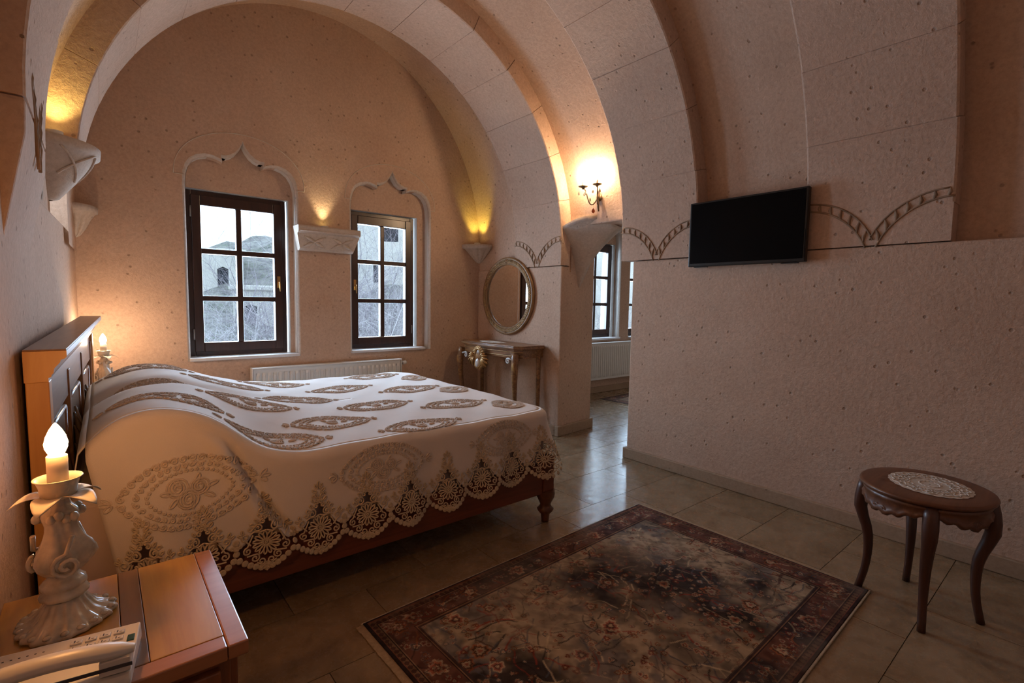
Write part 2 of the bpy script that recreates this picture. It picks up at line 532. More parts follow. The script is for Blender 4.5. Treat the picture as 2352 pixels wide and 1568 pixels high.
# adjoining room
tag(MB().box(7.6, 7.8, 1.4, YW + .01, -.05, 3.2).build('wall_adjoining_right', MT['stone']), kind='structure')
tag(MB().box(3.85, 7.8, 1.2, 1.5, -.05, 3.2).build('wall_adjoining_front', MT['stone']), kind='structure')
tag(MB().box(3.85, 7.8, 1.2, YW + .01, 2.95, 3.15).build('ceiling_adjoining', MT['stone']), kind='structure')
tag(MB().box(3.85, XT, 1.2, YW + .01, 2.65, 3.2).build('wall_adjoining_left', MT['stone']), kind='structure')

def vp(th, aL, aR, b, d=0.0):
    c, s = math.cos(th), math.sin(th)
    a = aR if c > 0 else aL
    return XC + (a + d) * c, ZS + (b + d) * s

# vault shell (the recessed bays)
mb = MB()
def shell(y0, y1, p0, p1, zb, ny=6):
    P = []
    for k in range(ny + 1):
        u = k / ny
        y = y0 + (y1 - y0) * u
        q = [p0[i] + (p1[i] - p0[i]) * u for i in range(3)]
        row = [(XC + q[1], y, zb)] if zb < ZS else []
        for i in range(73):
            x, z = vp(PI * i / 72, *q)
            z = max(z, zb)
            row.append((x, y, z))
        row.append((XC - q[0], y, 1.60))
        P.append(row)
    n = min(len(r) for r in P)
    mb.grid([r[:n] for r in P], False, False, True)
BAY = (1.87, 1.86, 1.86)
shell(-1.0, 2.55, BAY, BAY, 1.60)
shell(2.55, 3.37, BAY, BAY, 2.02)
shell(3.37, 4.10, BAY, BAY, 1.60)
shell(4.02, YW + .01, (1.79, 1.78, 1.93), (1.775, 1.745, 1.99), 1.60)
ceiling = tag(mb.build('ceiling', MT['stone']), kind='structure')

# transverse ribs of separate voussoirs
def rib(idx, y0, y1, aL, aR, b, endz, nblk=13):
    root = thing('trim_%d' % idx, (0, 0, 0), 'transverse stone arch rib number %d from the window wall' % idx, None, kind='structure')
    th1 = PI - math.asin(max((endz - ZS) / b, 0))
    g = .0010
    for k in range(nblk):
        t0 = th1 * k / nblk + (g if k else 0); t1 = th1 * (k + 1) / nblk - g
        m2 = MB()
        ns = 5
        jit = [random.uniform(-.0025, .0025) for _ in range(4)]
        inn0, inn1, out0, out1 = [], [], [], []
        for i in range(ns + 1):
            t = t0 + (t1 - t0) * i / ns
            w = i / ns
            x, z = vp(t, aL, aR, b, jit[0] * (1 - w) + jit[1] * w)
            xo, zo = vp(t, aL, aR, b, .32)
            inn0.append((x, y0 + jit[2], z)); inn1.append((x, y1 + jit[3], z))
            out0.append((xo, y0 + jit[2], zo)); out1.append((xo, y1 + jit[3], zo))
        e = .010                                   # worn arrises
        def lift(a, dy):
            return [(XC + (p[0] - XC) * 1.003, p[1] + dy, ZS + (p[2] - ZS) * 1.003) for p in a]
        ring = [out0, lift(inn0, 0), [(p[0], p[1] + e, p[2]) for p in inn0], [(p[0], p[1] - e, p[2]) for p in inn1], lift(inn1, 0), out1]
        m2.grid(ring, True, False, False)
        n = ns + 1
        o = len(m2.v) - 6 * n
        m2.f.append(tuple(o + j * n for j in range(6))); m2.sm.append(False)
        m2.f.append(tuple(o + j * n + ns for j in reversed(range(6)))); m2.sm.append(False)
        m2.build('stone_block', MT['block'], root)
    m2 = MB()
    P = []
    for i in range(61):
        t = th1 * i / 60
        x, z = vp(t, aL, aR, b, .005)
        P.append([(x, y0 + .012, z), (x, y1 - .012, z)])
    m2.grid(P, False, False, True)
    P = []
    for i in range(61):
        t = th1 * i / 60
        x, z = vp(t, aL, aR, b, .007); xo, zo = vp(t, aL, aR, b, .25)
        P.append([(x, y0 + .012, z), (xo, y0 + .012, zo)])
    m2.grid(P, False, False, True)
    m2.build('mortar', MT['block'], root)
    m2 = MB(); m2.box(XC + aR + .0005, XC + aR + .12, y0 + .001, y1 - .001, 1.655, ZS + .001)
    m2.build('stone_block', MT['block'], root)
    if endz <= ZS:
        m2 = MB(); m2.prism([(XC - aL - .3, ZS - .001), (XC - aL, ZS - .001), (XC - aL - .004, 1.75), (XL - .002, 1.45), (XC - aL - .3, 1.45)], 'y', y0, y1)
        m2.build('stone_block', MT['block'], root, bevel=.01)
    return root

def rope_carving(root, xs, yc, w, sgn, zv=1.675, hh=.24, right=True):
    """a pair of concentric incised lines with slanted rungs springing from a V"""
    mb = MB()
    def curve(off):
        pts = []
        for i in range(15):
            ph = .42 + (PI / 2 - .40) * i / 14 * .98
            k = (math.cos(.42) - math.cos(ph)) / math.cos(.42)
            y = yc + sgn * (w * k + off * math.sin(.5 + .3 * (1 - k)))
            z = zv + hh * (math.sin(ph) - math.sin(.42)) / (1 - math.sin(.42)) - off * .9
            pts.append((xs, y, z))
        return pts
    A, B = curve(-.012), curve(.034)
    mb.tube(A, .0055, 6); mb.tube(B, .0055, 6)
    for i in range(1, 14, 2):
        a = Vector(A[min(i + 1, 14)]); b2 = Vector(B[i])
        mb.tube([a, (a + b2) / 2 + Vector((0, sgn * .006, 0)), b2], [.004, .010, .005], 6)
    return mb.build('rope_carving', MT['groove'], root)

ribs = []
for idx, (y0, y1, aL, aR, b, ez) in enumerate([(3.37, 4.05, 1.73, 1.72, 1.72, 2.07), (1.98, 2.66, 1.80, 1.72, 1.72, ZS), (.56, 1.26, 1.84, 1.735, 1.73, ZS)], 1):
    rt = rib(idx, y0, y1, aL, aR, b, ez)
    ym = (y0 + y1) / 2
    for s in (-1, 1):
        rope_carving(rt, XC + aR - .001, ym, (y1 - y0) / 2 - .012, s)
        if idx == 2:
            rope_carving(rt, XC - aL + .001, ym, (y1 - y0) / 2 - .012, s, zv=1.74, hh=.30)
    ribs.append(rt)

# floor: grout bed with separate travertine tiles
floor = tag(MB().box(-.7, 8.0, -1.2, 5.0, -.12, -.006).build('floor', MT['grout']), kind='structure')
TX, TY = .612, .408
tile_me = MB().box(-TX / 2 + .0016, TX / 2 - .0016, -TY / 2 + .0016, TY / 2 - .0016, -.02, 0).mesh('floor_tile', MT['tile'])
row = 0
y = -1.0
while y < 4.75:
    off = (row % 2) * TX / 2
    x = -.35 - off
    while x < 7.7:
        inside = (x > -.6 and x < 3.65) or (x >= 3.3 and y > 1.3)
        if inside:
            t = link_mesh('floor_tile', tile_me, floor, (x, y, -random.uniform(0, .0006)))
        x += TX
    y += TY; row += 1

# baseboards
mb = MB(); mb.box(XR - .02, XR + .02, -.95, 2.56, 0, .088); mb.box(XR - .02, XT, 2.545, 2.575, 0, .088)
tag(mb.build('baseboard_right', MT['base'], bevel=.006), kind='structure')
mb = MB(); mb.prism([(XR - .022, 3.347), (XT + .02, 3.407), (XT + .02, 3.46), (XR - .022, 3.40)], 'z', 0, .10); mb.box(XR - .022, XR + .02, 3.402, 4.70, 0, .10)
tag(mb.build('baseboard_door', MT['base'], bevel=.006), kind='structure')
tag(MB().box(-.2, 3.4, 4.70, 4.74, 0, .09).build('baseboard_back', MT['base'], bevel=.006), kind='structure')
tag(MB().box(XT, 7.6, 4.70, 4.74, 0, .09).build('baseboard_far', MT['base'], bevel=.006), kind='structure')

# ------------------------------------------------------------------ windows
def window(idx, x0, x1, latch_right, label):
    z0, z1 = .802, 2.168
    yo = YW + .118
    root = thing('window_%d' % idx, ((x0 + x1) / 2, yo, z0), label, None, kind='structure')
    hw = (x1 - x0) / 2; H = z1 - z0
    F = MT['frame']
    def bx(a, b, c, d, e, f): return MB().box(a, b, c, d, e, f)
    fw = .042
    m = MB(); m.box(-hw, -hw + fw, .02, .085, 0, H); m.box(hw - fw, hw, .02, .085, 0, H)
    m.box(-hw + fw, hw - fw, .02, .085, 0, fw); m.box(-hw + fw, hw - fw, .02, .085, H - fw, H)
    m.build('frame', F, root, bevel=.004)
    s0 = fw - .006
    sw = .068
    sash = MB()
    sash.box(-hw + s0, -hw + s0 + sw, 0, .06, s0, H - s0); sash.box(hw - s0 - sw, hw - s0, 0, .06, s0, H - s0)
    sash.box(-hw + s0 + sw, hw - s0 - sw, 0, .06, s0, s0 + .078); sash.box(-hw + s0 + sw, hw - s0 - sw, 0, .06, H - s0 - .085, H - s0)
    so = sash.build('sash', F, root, bevel=.006)
    px0, px1 = -hw + s0 + sw, hw - s0 - sw
    pz0, pz1 = s0 + .078, H - s0 - .085
    bw = .044
    MB().box(-bw / 2, bw / 2, .004, .056, pz0, pz1).build('glazing_bar', F, root, bevel=.005)
    ph = (pz1 - pz0 - 2 * bw) / 3
    for k in (1, 2):
        zc = pz0 + k * ph + (k - .5) * bw
        MB().box(px0, px1, .006, .054, zc - bw / 2, zc + bw / 2).build('glazing_bar', F, root, bevel=.005)
    for k in range(3):
        for a, b in ((px0, -bw / 2), (bw / 2, px1)):
            za = pz0 + k * (ph + bw)
            MB().box(a - .004, b + .004, .028, .032, za - .004, za + ph + .004).build('pane', MT['glass'], root)
    # latch and hinges
    lx = (hw - s0 - sw / 2) * (1 if latch_right else -1)
    l = MB(); l.box(lx - .013, lx + .013, -.004, .002, H * .43, H * .43 + .105)
    lo = l.build('latch_plate', MT['brass'], root, bevel=.003)
    h = MB(); h.tube([(lx, -.004, H * .43 + .05), (lx, -.03, H * .43 + .05), (lx, -.034, H * .43 + .03), (lx + .002, -.034, H * .43 - .03)], [.006, .006, .006, .005], 8)
    tag(h.build('latch_handle', MT['brass'], lo), 'gilt brass turn handle')
    for zz in (.14, H - .22):
        hx = -(hw - fw * .75) * (1 if latch_right else -1)
        MB().tube([(hx, .0, zz), (hx, .0, zz + .09)], .007, 8).build('hinge', MT['hinge'], root)
    # stone sill
    so = MB().box(x0 - .02 - (x0 + x1) / 2, x1 + .062 - (x0 + x1) / 2, -.143, .04, -.027, -.001)
    tag(so.build('sill', MT['sill'], root, bevel=.005), 'pale stone sill')
    return root
window(1, WINS[0][2], WINS[0][3], True, 'six pane dark wood window nearest the headboard')
window(2, WINS[1][2], WINS[1][3], False, 'six pane dark wood window nearest the oval mirror')
window(3, WINS2[0][2], WINS2[0][3], False, 'dark wood window seen through the doorway, left one')
window(4, WINS2[1][2], WINS2[1][3], True, 'dark wood window seen through the doorway, partly hidden by the jamb')

# ------------------------------------------------------------------ corbels and uplights
def uplight(loc, label, dirv, power, col, blend=.6, ang=70, size=.03):
    root = thing('uplight', loc, label, 'spotlight')
    MB().lathe([(.03, 0), (.034, .004), (.034, .018), (.028, .02), (.026, .014)], n=20).build('housing', MT['white_paint'], root)
    MB().lathe([(.0255, .012), (.02, .0155), (.004, .0165)], n=20).build('lens', MT['uplens'], root)
    l = bpy.data.lights.new('uplight_beam', 'SPOT')
    l.energy = power; l.color = col; l.spot_size = math.radians(ang); l.spot_blend = blend; l.shadow_soft_size = size
    lo = bpy.data.objects.new('uplight_beam', l); C.objects.link(lo); lo.parent = root
    lo.location = (0, 0, .03)
    lo.rotation_euler = Vector(dirv).to_track_quat('-Z', 'Y').to_euler()
    return root
YEL = (1.0, .74, .22)

# bracket between the two windows
CXB = 1.632
br = thing('wall_bracket', (CXB, YW, 1.73), 'carved stone bracket with crossed leaf panels between the two windows', 'bracket')
prof = [(0, 0), (-.05, .0), (-.075, .02), (-.12, .13), (-.128, .145), (-.15, .15), (-.16, .165), (-.16, .20), (-.15, .212), (0, .212)]
mb = MB()
def wprof(z): return .245 + .035 * smooth01(.0, .15, z)
P = []
for (yy, zz) in prof:
    w = wprof(zz)
    P.append([(-w, yy, zz), (w, yy, zz)])
mb.grid(P, False, False, False)
for sx in (0, 1):
    o = len(mb.v); mb.v += [r[sx] for r in P]; mb.f.append(tuple(range(o, o + len(P)))); mb.sm.append(False)
mb.build('body', MT['carved'], br)
for cx in (-.125, .125):
    m = MB()
    for sx in (-1, 1):
        for sz in (-1, 1):                     # four leaves of the cross
            pts, rad = [], []
            for i in range(7):
                t = i / 6
                xx = cx + sx * .095 * t; z = .075 + sz * .045 * t
                yy = -.075 - (z - .02) / .11 * .045 - .004
                pts.append((xx, yy, z)); rad.append(.004 + .017 * math.sin(PI * min(t * 1.1, 1)) * (1 - .4 * t))
            m.tube(pts, rad, 6, sq=.9)
    m.ball((cx, -.102, .075), .012)
    m.build('leaf_cross', MT['carved'], br)
m = MB(); m.tube([(-.265, -.158, .165), (.265, -.158, .165)], .008, 8)
m.build('moulding', MT['carved'], br)
uplight((CXB - .02, YW - .055, 1.942), 'small recessed spotlight on the bracket between the windows', (0, .10, 1), UPLIGHT * .8, (1.0, .78, .42), ang=66)

def fan_corbel(name, loc, label, prof, a0, a1, n, sx, sy, flutes, zr=None, fdepth=.07):
    root = thing(name, loc, label, 'corbel')
    fn = lambda a, z: 1 - fdepth * (abs(math.sin(flutes * (a - a0) / 2)) < .35) if flutes else 1
    mb = MB()
    P = []
    for r, z in prof:
        row = []
        for i in range(n + 1):
            a = a0 + (a1 - a0) * i / n
            k = 1 - fdepth * (.5 + .5 * math.cos(flutes * (a - a0))) ** 2 * (1 if (z < prof[-1][1] - .05) else 0) if flutes else 1
            w = math.sin(min((a - a0) / (PI / 2), 1) * PI) if zr else 0
            zz = z + (zr * w * (z / prof[-1][1]) if zr else 0)
            row.append((r * sx * k * math.cos(a), r * sy * k * math.sin(a), zz))
        P.append(row)
    top = [(0, 0, prof[-1][1] + (zr * .3 if zr else 0))] * (n + 1)
    P.append(top)
    mb.grid(P, False, False, True)
    mb.build('body', MT['carved'], root)
    return root
# corner corbels
fan_corbel('fan_corbel', (3.40, YW, 1.735), 'fluted stone corner corbel beside the oval mirror', [(.012, 0), (.05, .015), (.11, .06), (.17, .11), (.215, .15), (.235, .155), (.24, .195), (.225, .20)], PI, 1.5 * PI, 40, 1, 1, 14)
uplight((3.40 - .10, YW - .10, 1.936), 'yellow spotlight in the corner corbel beside the oval mirror', (.10, .10, 1), UPLIGHT * 1.1, (1.0, .80, .12), ang=75)
fan_corbel('fan_corbel', (-.125, YW, 1.70), 'fluted stone corner corbel on the left of the window wall', [(.012, 0), (.05, .02), (.09, .07), (.125, .13), (.155, .17), (.17, .175), (.175, .215), (.165, .22)], 1.5 * PI, 2 * PI, 40, .8, 1.3, 12, fdepth=.2)
# door corbel
fan_corbel('door_corbel', (3.672, 3.402, 1.45), 'trumpet shaped stone corbel under the wall sconce', [(.004, 0), (.03, .06), (.075, .18), (.13, .30), (.20, .40), (.27, .48), (.315, .525), (.335, .535), (.335, .56), (.32, .565)], PI, 2 * PI, 48, .84, 1.36, 0, zr=.085)
# left capital
lc = fan_corbel('rib_corbel', (-.185, 3.53, 1.78), 'carved stone corbel carrying the arch above the bed', [(.02, 0), (.05, .01), (.12, .09), (.19, .18), (.235, .235), (.25, .24), (.255, .28), (.24, .285)], -PI / 2, PI / 2, 40, .86, 1.10, 0)
m = MB()
for a_, b_ in (((-1.25, .24), (-.35, .10)), ((-.35, .24), (-1.2, .12)), ((-.30, .23), (.6, .10))):
    pts = []
    for i in range(9):
        t = i / 8
        a = a_[0] + (b_[0] - a_[0]) * t; z = a_[1] + (b_[1] - a_[1]) * t
        r = .05 + (.235 - .05) * (z / .235) + .003
        pts.append((r * .86 * math.cos(a), r * 1.1 * math.sin(a), z))
    m.tube(pts, .006, 6)
m.build('incised_leaf', MT['carved'], lc)
fan_corbel('fan_corbel', (-.185, .95, 1.86), 'small stone corbel on the left wall just outside the frame', [(.004, 0), (.03, .03), (.055, .07), (.07, .10), (.07, .115)], -PI / 2, PI / 2, 20, .9, 1.0, 0)
uplight((-.152, .95, 1.977), 'spotlight on the left wall just outside the frame', (.26, .10, 1), UPLIGHT * 3.4, (1.0, .64, .34), ang=120)
uplight((-.14, 3.31, 2.064), 'spotlight on the corbel of the arch above the bed', (.10, .05, 1), UPLIGHT * .8, YEL, ang=90)

# ------------------------------------------------------------------ bed
bed = thing('bed', (0, 0, 0), 'carved wooden double bed with panelled headboard and turned foot legs', 'bed')
HB_ANG = -math.radians(2.55)
# headboard, built along +y from its near end at the origin, then turned slightly with the wall
hb = bpy.data.objects.new('headboard', None); C.objects.link(hb); hb.parent = bed
hb.location = (-.182, 2.075, 0); hb.rotation_euler = (math.radians(1.1), 0, HB_ANG)
HL = 1.93
cp = [(0, 0), (.054, 0), (.054, .012), (.060, .014), (.062, .022), (.066, .026), (.068, .04), (.082, .058), (.084, .066), (.094, .070), (.098, .076), (.098, .094), (.0, .094)]
m = MB(); m.prism([(a, 1.035 + z) for a, z in cp], 'y', -.004, HL + .004)
m.build('cornice', MT['bedwood'], hb)
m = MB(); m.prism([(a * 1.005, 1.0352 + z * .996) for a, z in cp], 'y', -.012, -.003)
tag(m.build('cornice_end', MT['honey'], hb), 'honey coloured end grain of the cornice')
m = MB(); m.box(0, .098, -.012, HL + .008, 1.1292, 1.134)
m.build('top_board', MT['bedwood'], hb, bevel=.002)
for yy in (0, HL - .055):
    MB().box(0, .054, yy, yy + .055, 0, 1.035).build('post', MT['honey'], hb, bevel=.003)
m = MB(); m.box(.012, .040, .055, HL - .055, .88, 1.035)
m.build('top_rail', MT['bedwood'], hb)
m = MB(); m.box(.006, .024, .055, HL - .055, .22, .88)
m.build('back_panel', MT['carvewood'], hb)
pw = (HL - .11) / 3
for k in range(3):
    y0 = .055 + k * pw
    m = MB(); m.box(.024, .030, y0 + .06, y0 + pw - .06, .36, .83)
    pn = m.build('raised_panel', MT['carvewood'], hb, bevel=.004)
    m = MB()
    for a, b in (((y0 + .05, .35), (y0 + .05, .84)), ((y0 + .05, .84), (y0 + pw - .05, .84)), ((y0 + pw - .05, .84), (y0 + pw - .05, .35)), ((y0 + pw - .05, .35), (y0 + .05, .35))):
        m.tube([(.028, *a), (.028, *b)], .009, 8)
    m.build('moulding', MT['bedwood'], pn)
    m = MB()                                     # carved spray on the panel
    yc = y0 + pw / 2
    for j in range(7):
        a = math.radians(20 + 140 * j / 6)
        pts = [(.033 + .012 * math.sin(PI * i / 8), yc + math.cos(a) * .17 * i / 8 + .03 * math.sin(i * .6) * math.cos(a), .55 + math.sin(a) * .22 * i / 8) for i in range(9)]
        m.tube(pts, [.004 + .010 * math.sin(PI * min(1, i / 8 * 1.1)) for i in range(9)], 6)
    m.ball((.036, yc, .55), (.014, .035, .035))
    m.build('carved_spray', MT['carvewood'], pn)
for k in range(0, 4):
    y0 = .055 + k * pw
    m = MB(); m.box(.020, .046, max(y0 - .022, .056), min(y0 + .022, HL - .056), .22, .985)
    m.build('stile', MT['honey'] if k == 0 else MT['bedwood'], hb, bevel=.003)
# rails and legs
MB().box(-.10, 2.03, 2.055, 2.085, .178, .36).build('side_rail', MT['bedrail'], bed, bevel=.006)
MB().box(-.10, 2.03, 3.985, 4.015, .178, .36).build('side_rail', MT['bedrail'], bed, bevel=.006)
MB().box(2.0, 2.03, 2.085, 3.985, .178, .36).build('foot_rail', MT['bedrail'], bed, bevel=.006)
for k in range(9):
    x = .1 + k * .23
    MB().box(x, x + .09, 2.085, 3.985, .285, .305).build('slat', MT['bedwood'], bed)
legp = [(.022, 0), (.024, .02), (.026, .045), (.044, .065), (.05, .078), (.036, .092), (.032, .105), (.036, .118), (.052, .150), (.056, .172), (.052, .186), (.056, .192)]
for yy in (2.075, 3.995):
    MB().lathe(legp, n=20).build('leg', MT['stoolwood'], bed, loc=(2.0, yy, 0))
    MB().box(1.955, 2.04, yy - .03, yy + .03, .19, .40).build('corner_post', MT['bedrail'], bed, bevel=.006)

m = MB()
def rbox(m, x0, x1, y0, y1, z0, z1, r, nz=6):
    P = []
    def ringpts(ins, z):
        pts = []
        for cx, cy_, a0 in ((x1 - r, y1 - r, 0), (x0 + r, y1 - r, PI / 2), (x0 + r, y0 + r, PI), (x1 - r, y0 + r, 1.5 * PI)):
            for i in range(6):
                a = a0 + PI / 2 * i / 5
                pts.append((cx + (r - ins) * math.cos(a), cy_ + (r - ins) * math.sin(a), z))
        return pts
    for i in range(nz):
        t = PI / 2 * i / (nz - 1)
        P.append(ringpts(r * .95 * (1 - math.sin(t)), z0 + r * .6 * (1 - math.cos(t))))
    for i in range(nz):
        t = PI / 2 * i / (nz - 1)
        P.append(ringpts(r * .95 * (1 - math.cos(t)), z1 - r * .6 * (1 - math.sin(t))))
    m.grid(P, False, True, True)
    n = 24
    o = len(m.v) - len(P) * n
    m.f.append(tuple(o + i for i in range(n))); m.sm.append(False)
    e = len(m.v) - n
    m.f.append(tuple(e + i for i in reversed(range(n)))); m.sm.append(False)
    return m
rbox(m, -.105, 2.015, 2.092, 3.975, .308, .632, .05)
tag(m.build('mattress', MT['sheet']), 'mattress in a pinkish sheet under the embroidered bedspread', 'mattress')

# ------------------------------------------------------------------ bedspread
BX0, BX1, BY0, BY1, BRC = -.055, 2.02, 2.105, 3.96, .10
NEARP = [(-.12, .74), (-.06, .80), (-.016, .86), (.066, .905), (.13, .915), (.188, .905), (.294, .861), (.378, .800), (.43, .745), (.50, .697), (.60, .674), (.8, .669), (3, .668)]
FARP = [(-.12, .74), (-.06, .79), (0, .83), (.1, .875), (.2, .885), (.3, .872), (.416, .832), (.55, .785), (.667, .748), (.80, .712), (.95, .686), (1.15, .674), (3, .672)]
def lerp_tab(tab, x):
    if x <= tab[0][0]: return tab[0][1]
    for (a, za), (b, zb) in zip(tab, tab[1:]):
        if x <= b:
            t = (x - a) / (b - a)
            return za + (zb - za) * t
    return tab[-1][1]
def smooth_tab(tab, x):
    return sum(lerp_tab(tab, x + d) * w for d, w in ((-.05, .15), (-.025, .2), (0, .3), (.025, .2), (.05, .15)))
def ztop(x, y):
    w = smooth01(2.15, 2.95, y)
    z = smooth_tab(NEARP, x) * (1 - w) + smooth_tab(FARP, x) * w
    hump = z - .668
    z -= hump * .22 * math.exp(-((y - 3.06) / .10) ** 2)            # dip between the two pillows
    z -= hump * .5 * smooth01(3.72, 3.96, y)
    z += .0035 * math.sin(9 * x + 4 * y) * math.sin(3.1 * y - 2 * x) + .002 * math.sin(23 * x - 17 * y)
    return z
L1 = BX1 - BRC - BX0                      # near side straight
LQ = BRC * PI / 2
L2 = BY1 - BY0 - 2 * BRC
PTOT = L1 + LQ + L2 + LQ + L1
PHEAD = BY1 - BY0
def boundary(p):
    """clockwise from the near head corner along the near side, foot, far side, then the head edge"""
    if p <= L1: return BX0 + p, BY0, 0, -1
    p -= L1
    if p <= LQ:
        a = -PI / 2 + p / BRC
        return BX1 - BRC + BRC * math.cos(a), BY0 + BRC + BRC * math.sin(a), math.cos(a), math.sin(a)
    p -= LQ
    if p <= L2: return BX1, BY0 + BRC + p, 1, 0
    p -= L2
    if p <= LQ:
        a = p / BRC
        return BX1 - BRC + BRC * math.cos(a), BY1 - BRC + BRC * math.sin(a), math.cos(a), math.sin(a)
    p -= LQ
    if p <= L1: return BX1 - BRC - p, BY1, 0, 1
    p -= L1
    return BX0, BY1 - p, -1, 0
PITCH_S = .2085
SC0 = .10                                 # arclength of first scallop tip
def tip_z(p):
    x = boundary(p)[0] if p <= PTOT else 0
    if p > L1 + LQ + L2: return .30
    return lerp_tab([(-.1, .262), (.36, .248), (.8, .236), (1.2, .25), (1.6, .272), (2.0, .30), (2.2, .305)], x)
FR = .045
def skirt(p, z):
    x, y, nx, ny = boundary(min(p, PTOT))
    zt = ztop(x, y)
    d = zt - z
    if d < FR:
        a = math.acos(max(1 - d / FR, 0))
        off = FR * math.sin(a)
    else:
        off = FR
    t = max(0, (d - FR) / (zt - FR - .26))
    px = p
    fl = .030 + .06 * smooth01(L1 - .12, L1 + LQ, p) * smooth01(PTOT, PTOT - L1, p) + .035 * math.exp(-((p - L1 - LQ / 2) / .16) ** 2)
    off += fl * t ** 1.2
    # pillow bulge and its fold
    off += .032 * math.sin(PI * min(t * .8, 1)) * smooth01(.62, .2, px) * smooth01(-.02, .12, px)
    fx = .40 + .30 * t                                     # oblique crease from the pillow
    off += (-.034 * math.exp(-((px - fx) / .020) ** 2) + .024 * math.exp(-((px - fx + .055) / .045) ** 2)) * smooth01(0, .1, t) * smooth01(1.05, .55, t)
    off += .019 * math.sin(px * 23 + 1.2) * t * smooth01(.95, 1.3, px) * smooth01(1.95, 1.6, px)
    off += .010 * math.sin(px * 13) * t + .006 * math.sin(px * 31 + 2) * t * t
    # the head edge of the skirt hangs obliquely
    sh = 0
    if p < .3: sh = .085 * t * (1 - p / .3)
    return Vector((x + nx * off + sh * (ny != 0 and -ny or 0), y + ny * off, z))
def skirt_n(p, z):
    e = .004
    a = skirt(p + e, z) - skirt(max(p - e, 0), z); b = skirt(p, z + e) - skirt(p, z - e)
    n = a.cross(b).normalized()
    x, y, nx, ny = boundary(min(p, PTOT))
    if n.x * nx + n.y * ny + n.z * .3 < 0: n = -n
    return n

spread = thing('bedspread', (0, 0, 0), 'cream bedspread with tan embroidered medallions and scalloped lace hem', 'bedspread')
mb = MB()
ps = [i * .0139 for i in range(int(PTOT / .0139) + 1)]
rows = []
nsk = 34
def cloth_end(p):
    ph = (p - SC0) / PITCH_S
    tri = 1 - 2 * abs(ph - round(ph))
    return tip_z(p) + .112 + .150 * max(tri - .25, 0) ** 1.1
for p in ps:
    x, y, nx, ny = boundary(p)
    zt = ztop(x, y)
    col = []
    for k in range(6):
        a = PI / 2 * k / 5
        col.append(skirt(p, zt - FR * (1 - math.cos(a))))
    z1 = zt - FR; ze = cloth_end(p)
    for k in range(1, nsk + 1):
        col.append(skirt(p, z1 + (ze - z1) * k / nsk))
    rows.append([tuple(q) for q in col])
mb.grid(rows, False, False, True)
# top surface: rings from the boundary to the middle
loop = ps + [PTOT + PHEAD * i / 70 for i in range(1, 70)]
R = []
nr = 46
for k in range(nr + 1):
    s = 1 - k / nr
    row = []
    for p in loop:
        x, y, nx, ny = boundary(p)
        cx_ = min(max(x, .75), 1.2); cy_ = 3.03
        s2 = s ** .9
        xx = cx_ + (x - cx_) * s2; yy = cy_ + (y - cy_) * s2
        row.append((xx, yy, ztop(xx, yy)))
    R.append(row)
mb.grid(R, False, True, True)
# head edge tucked down behind the pillows
hd = [PTOT + PHEAD * i / 70 for i in range(0, 71)]
rows = []
for p in hd:
    x, y, nx, ny = boundary(min(p, PTOT + PHEAD - 1e-6))
    zt = ztop(x, y)
    rows.append([(x, y, zt), (x - .022, y, zt - .03), (x - .030, y, zt - .08), (x - .026, y, .66)])
mb.grid(rows, False, False, True)
cl = mb.build('cloth', MT['cloth'], spread)
so = cl.modifiers.new('thickness', 'SOLIDIFY'); so.thickness = .004; so.offset = -1

# embroidery strokes: raised cords laid along 2D paths mapped on the cloth
def strokes_mesh(paths, mapper, width, h0=.0015, h1=.0055):
    mb = MB()
    for pts in paths:
        wd = width
        if isinstance(pts, tuple): pts, wd = pts
        Q = [mapper(*q) for q in pts]
        n = len(Q)
        row = []
        closed = (Vector(pts[0]) - Vector(pts[-1])).length < 1e-6
        for i in range(n):
            c, nn = Q[i]
            t = Q[min(i + 1, n - 1)][0] - Q[max(i - 1, 0)][0]
            if t.length < 1e-9: t = Vector((1, 0, 0))
            b = nn.cross(t.normalized())
            if b.length < 1e-9: b = Vector((0, 0, 1))
            b.normalize()
            row.append([tuple(c + nn * h0 - b * wd / 2), tuple(c + nn * h1 - b * wd * .22), tuple(c + nn * h1 + b * wd * .22), tuple(c + nn * h0 + b * wd / 2)])
        mb.grid(row, False, False, True)
    return mb
def spiral(cx, cz, r, turns, a0, d=1, tail=None):
    n = max(int(turns * 11), 8)
    pts = [(cx + r * (1 - .82 * i / n) * math.cos(a0 + d * 2 * PI * turns * i / n), cz + r * (1 - .82 * i / n) * math.sin(a0 + d * 2 * PI * turns * i / n)) for i in range(n + 1)]
    if tail: pts = [tail] + pts
    return pts
def oval(cx, cz, rx, rz, n=14, rot=0):
    o = []
    for i in range(n + 1):
        a = 2 * PI * i / n
        x, z = rx * math.cos(a), rz * math.sin(a)
        o.append((cx + x * math.cos(rot) - z * math.sin(rot), cz + x * math.sin(rot) + z * math.cos(rot)))
    return o
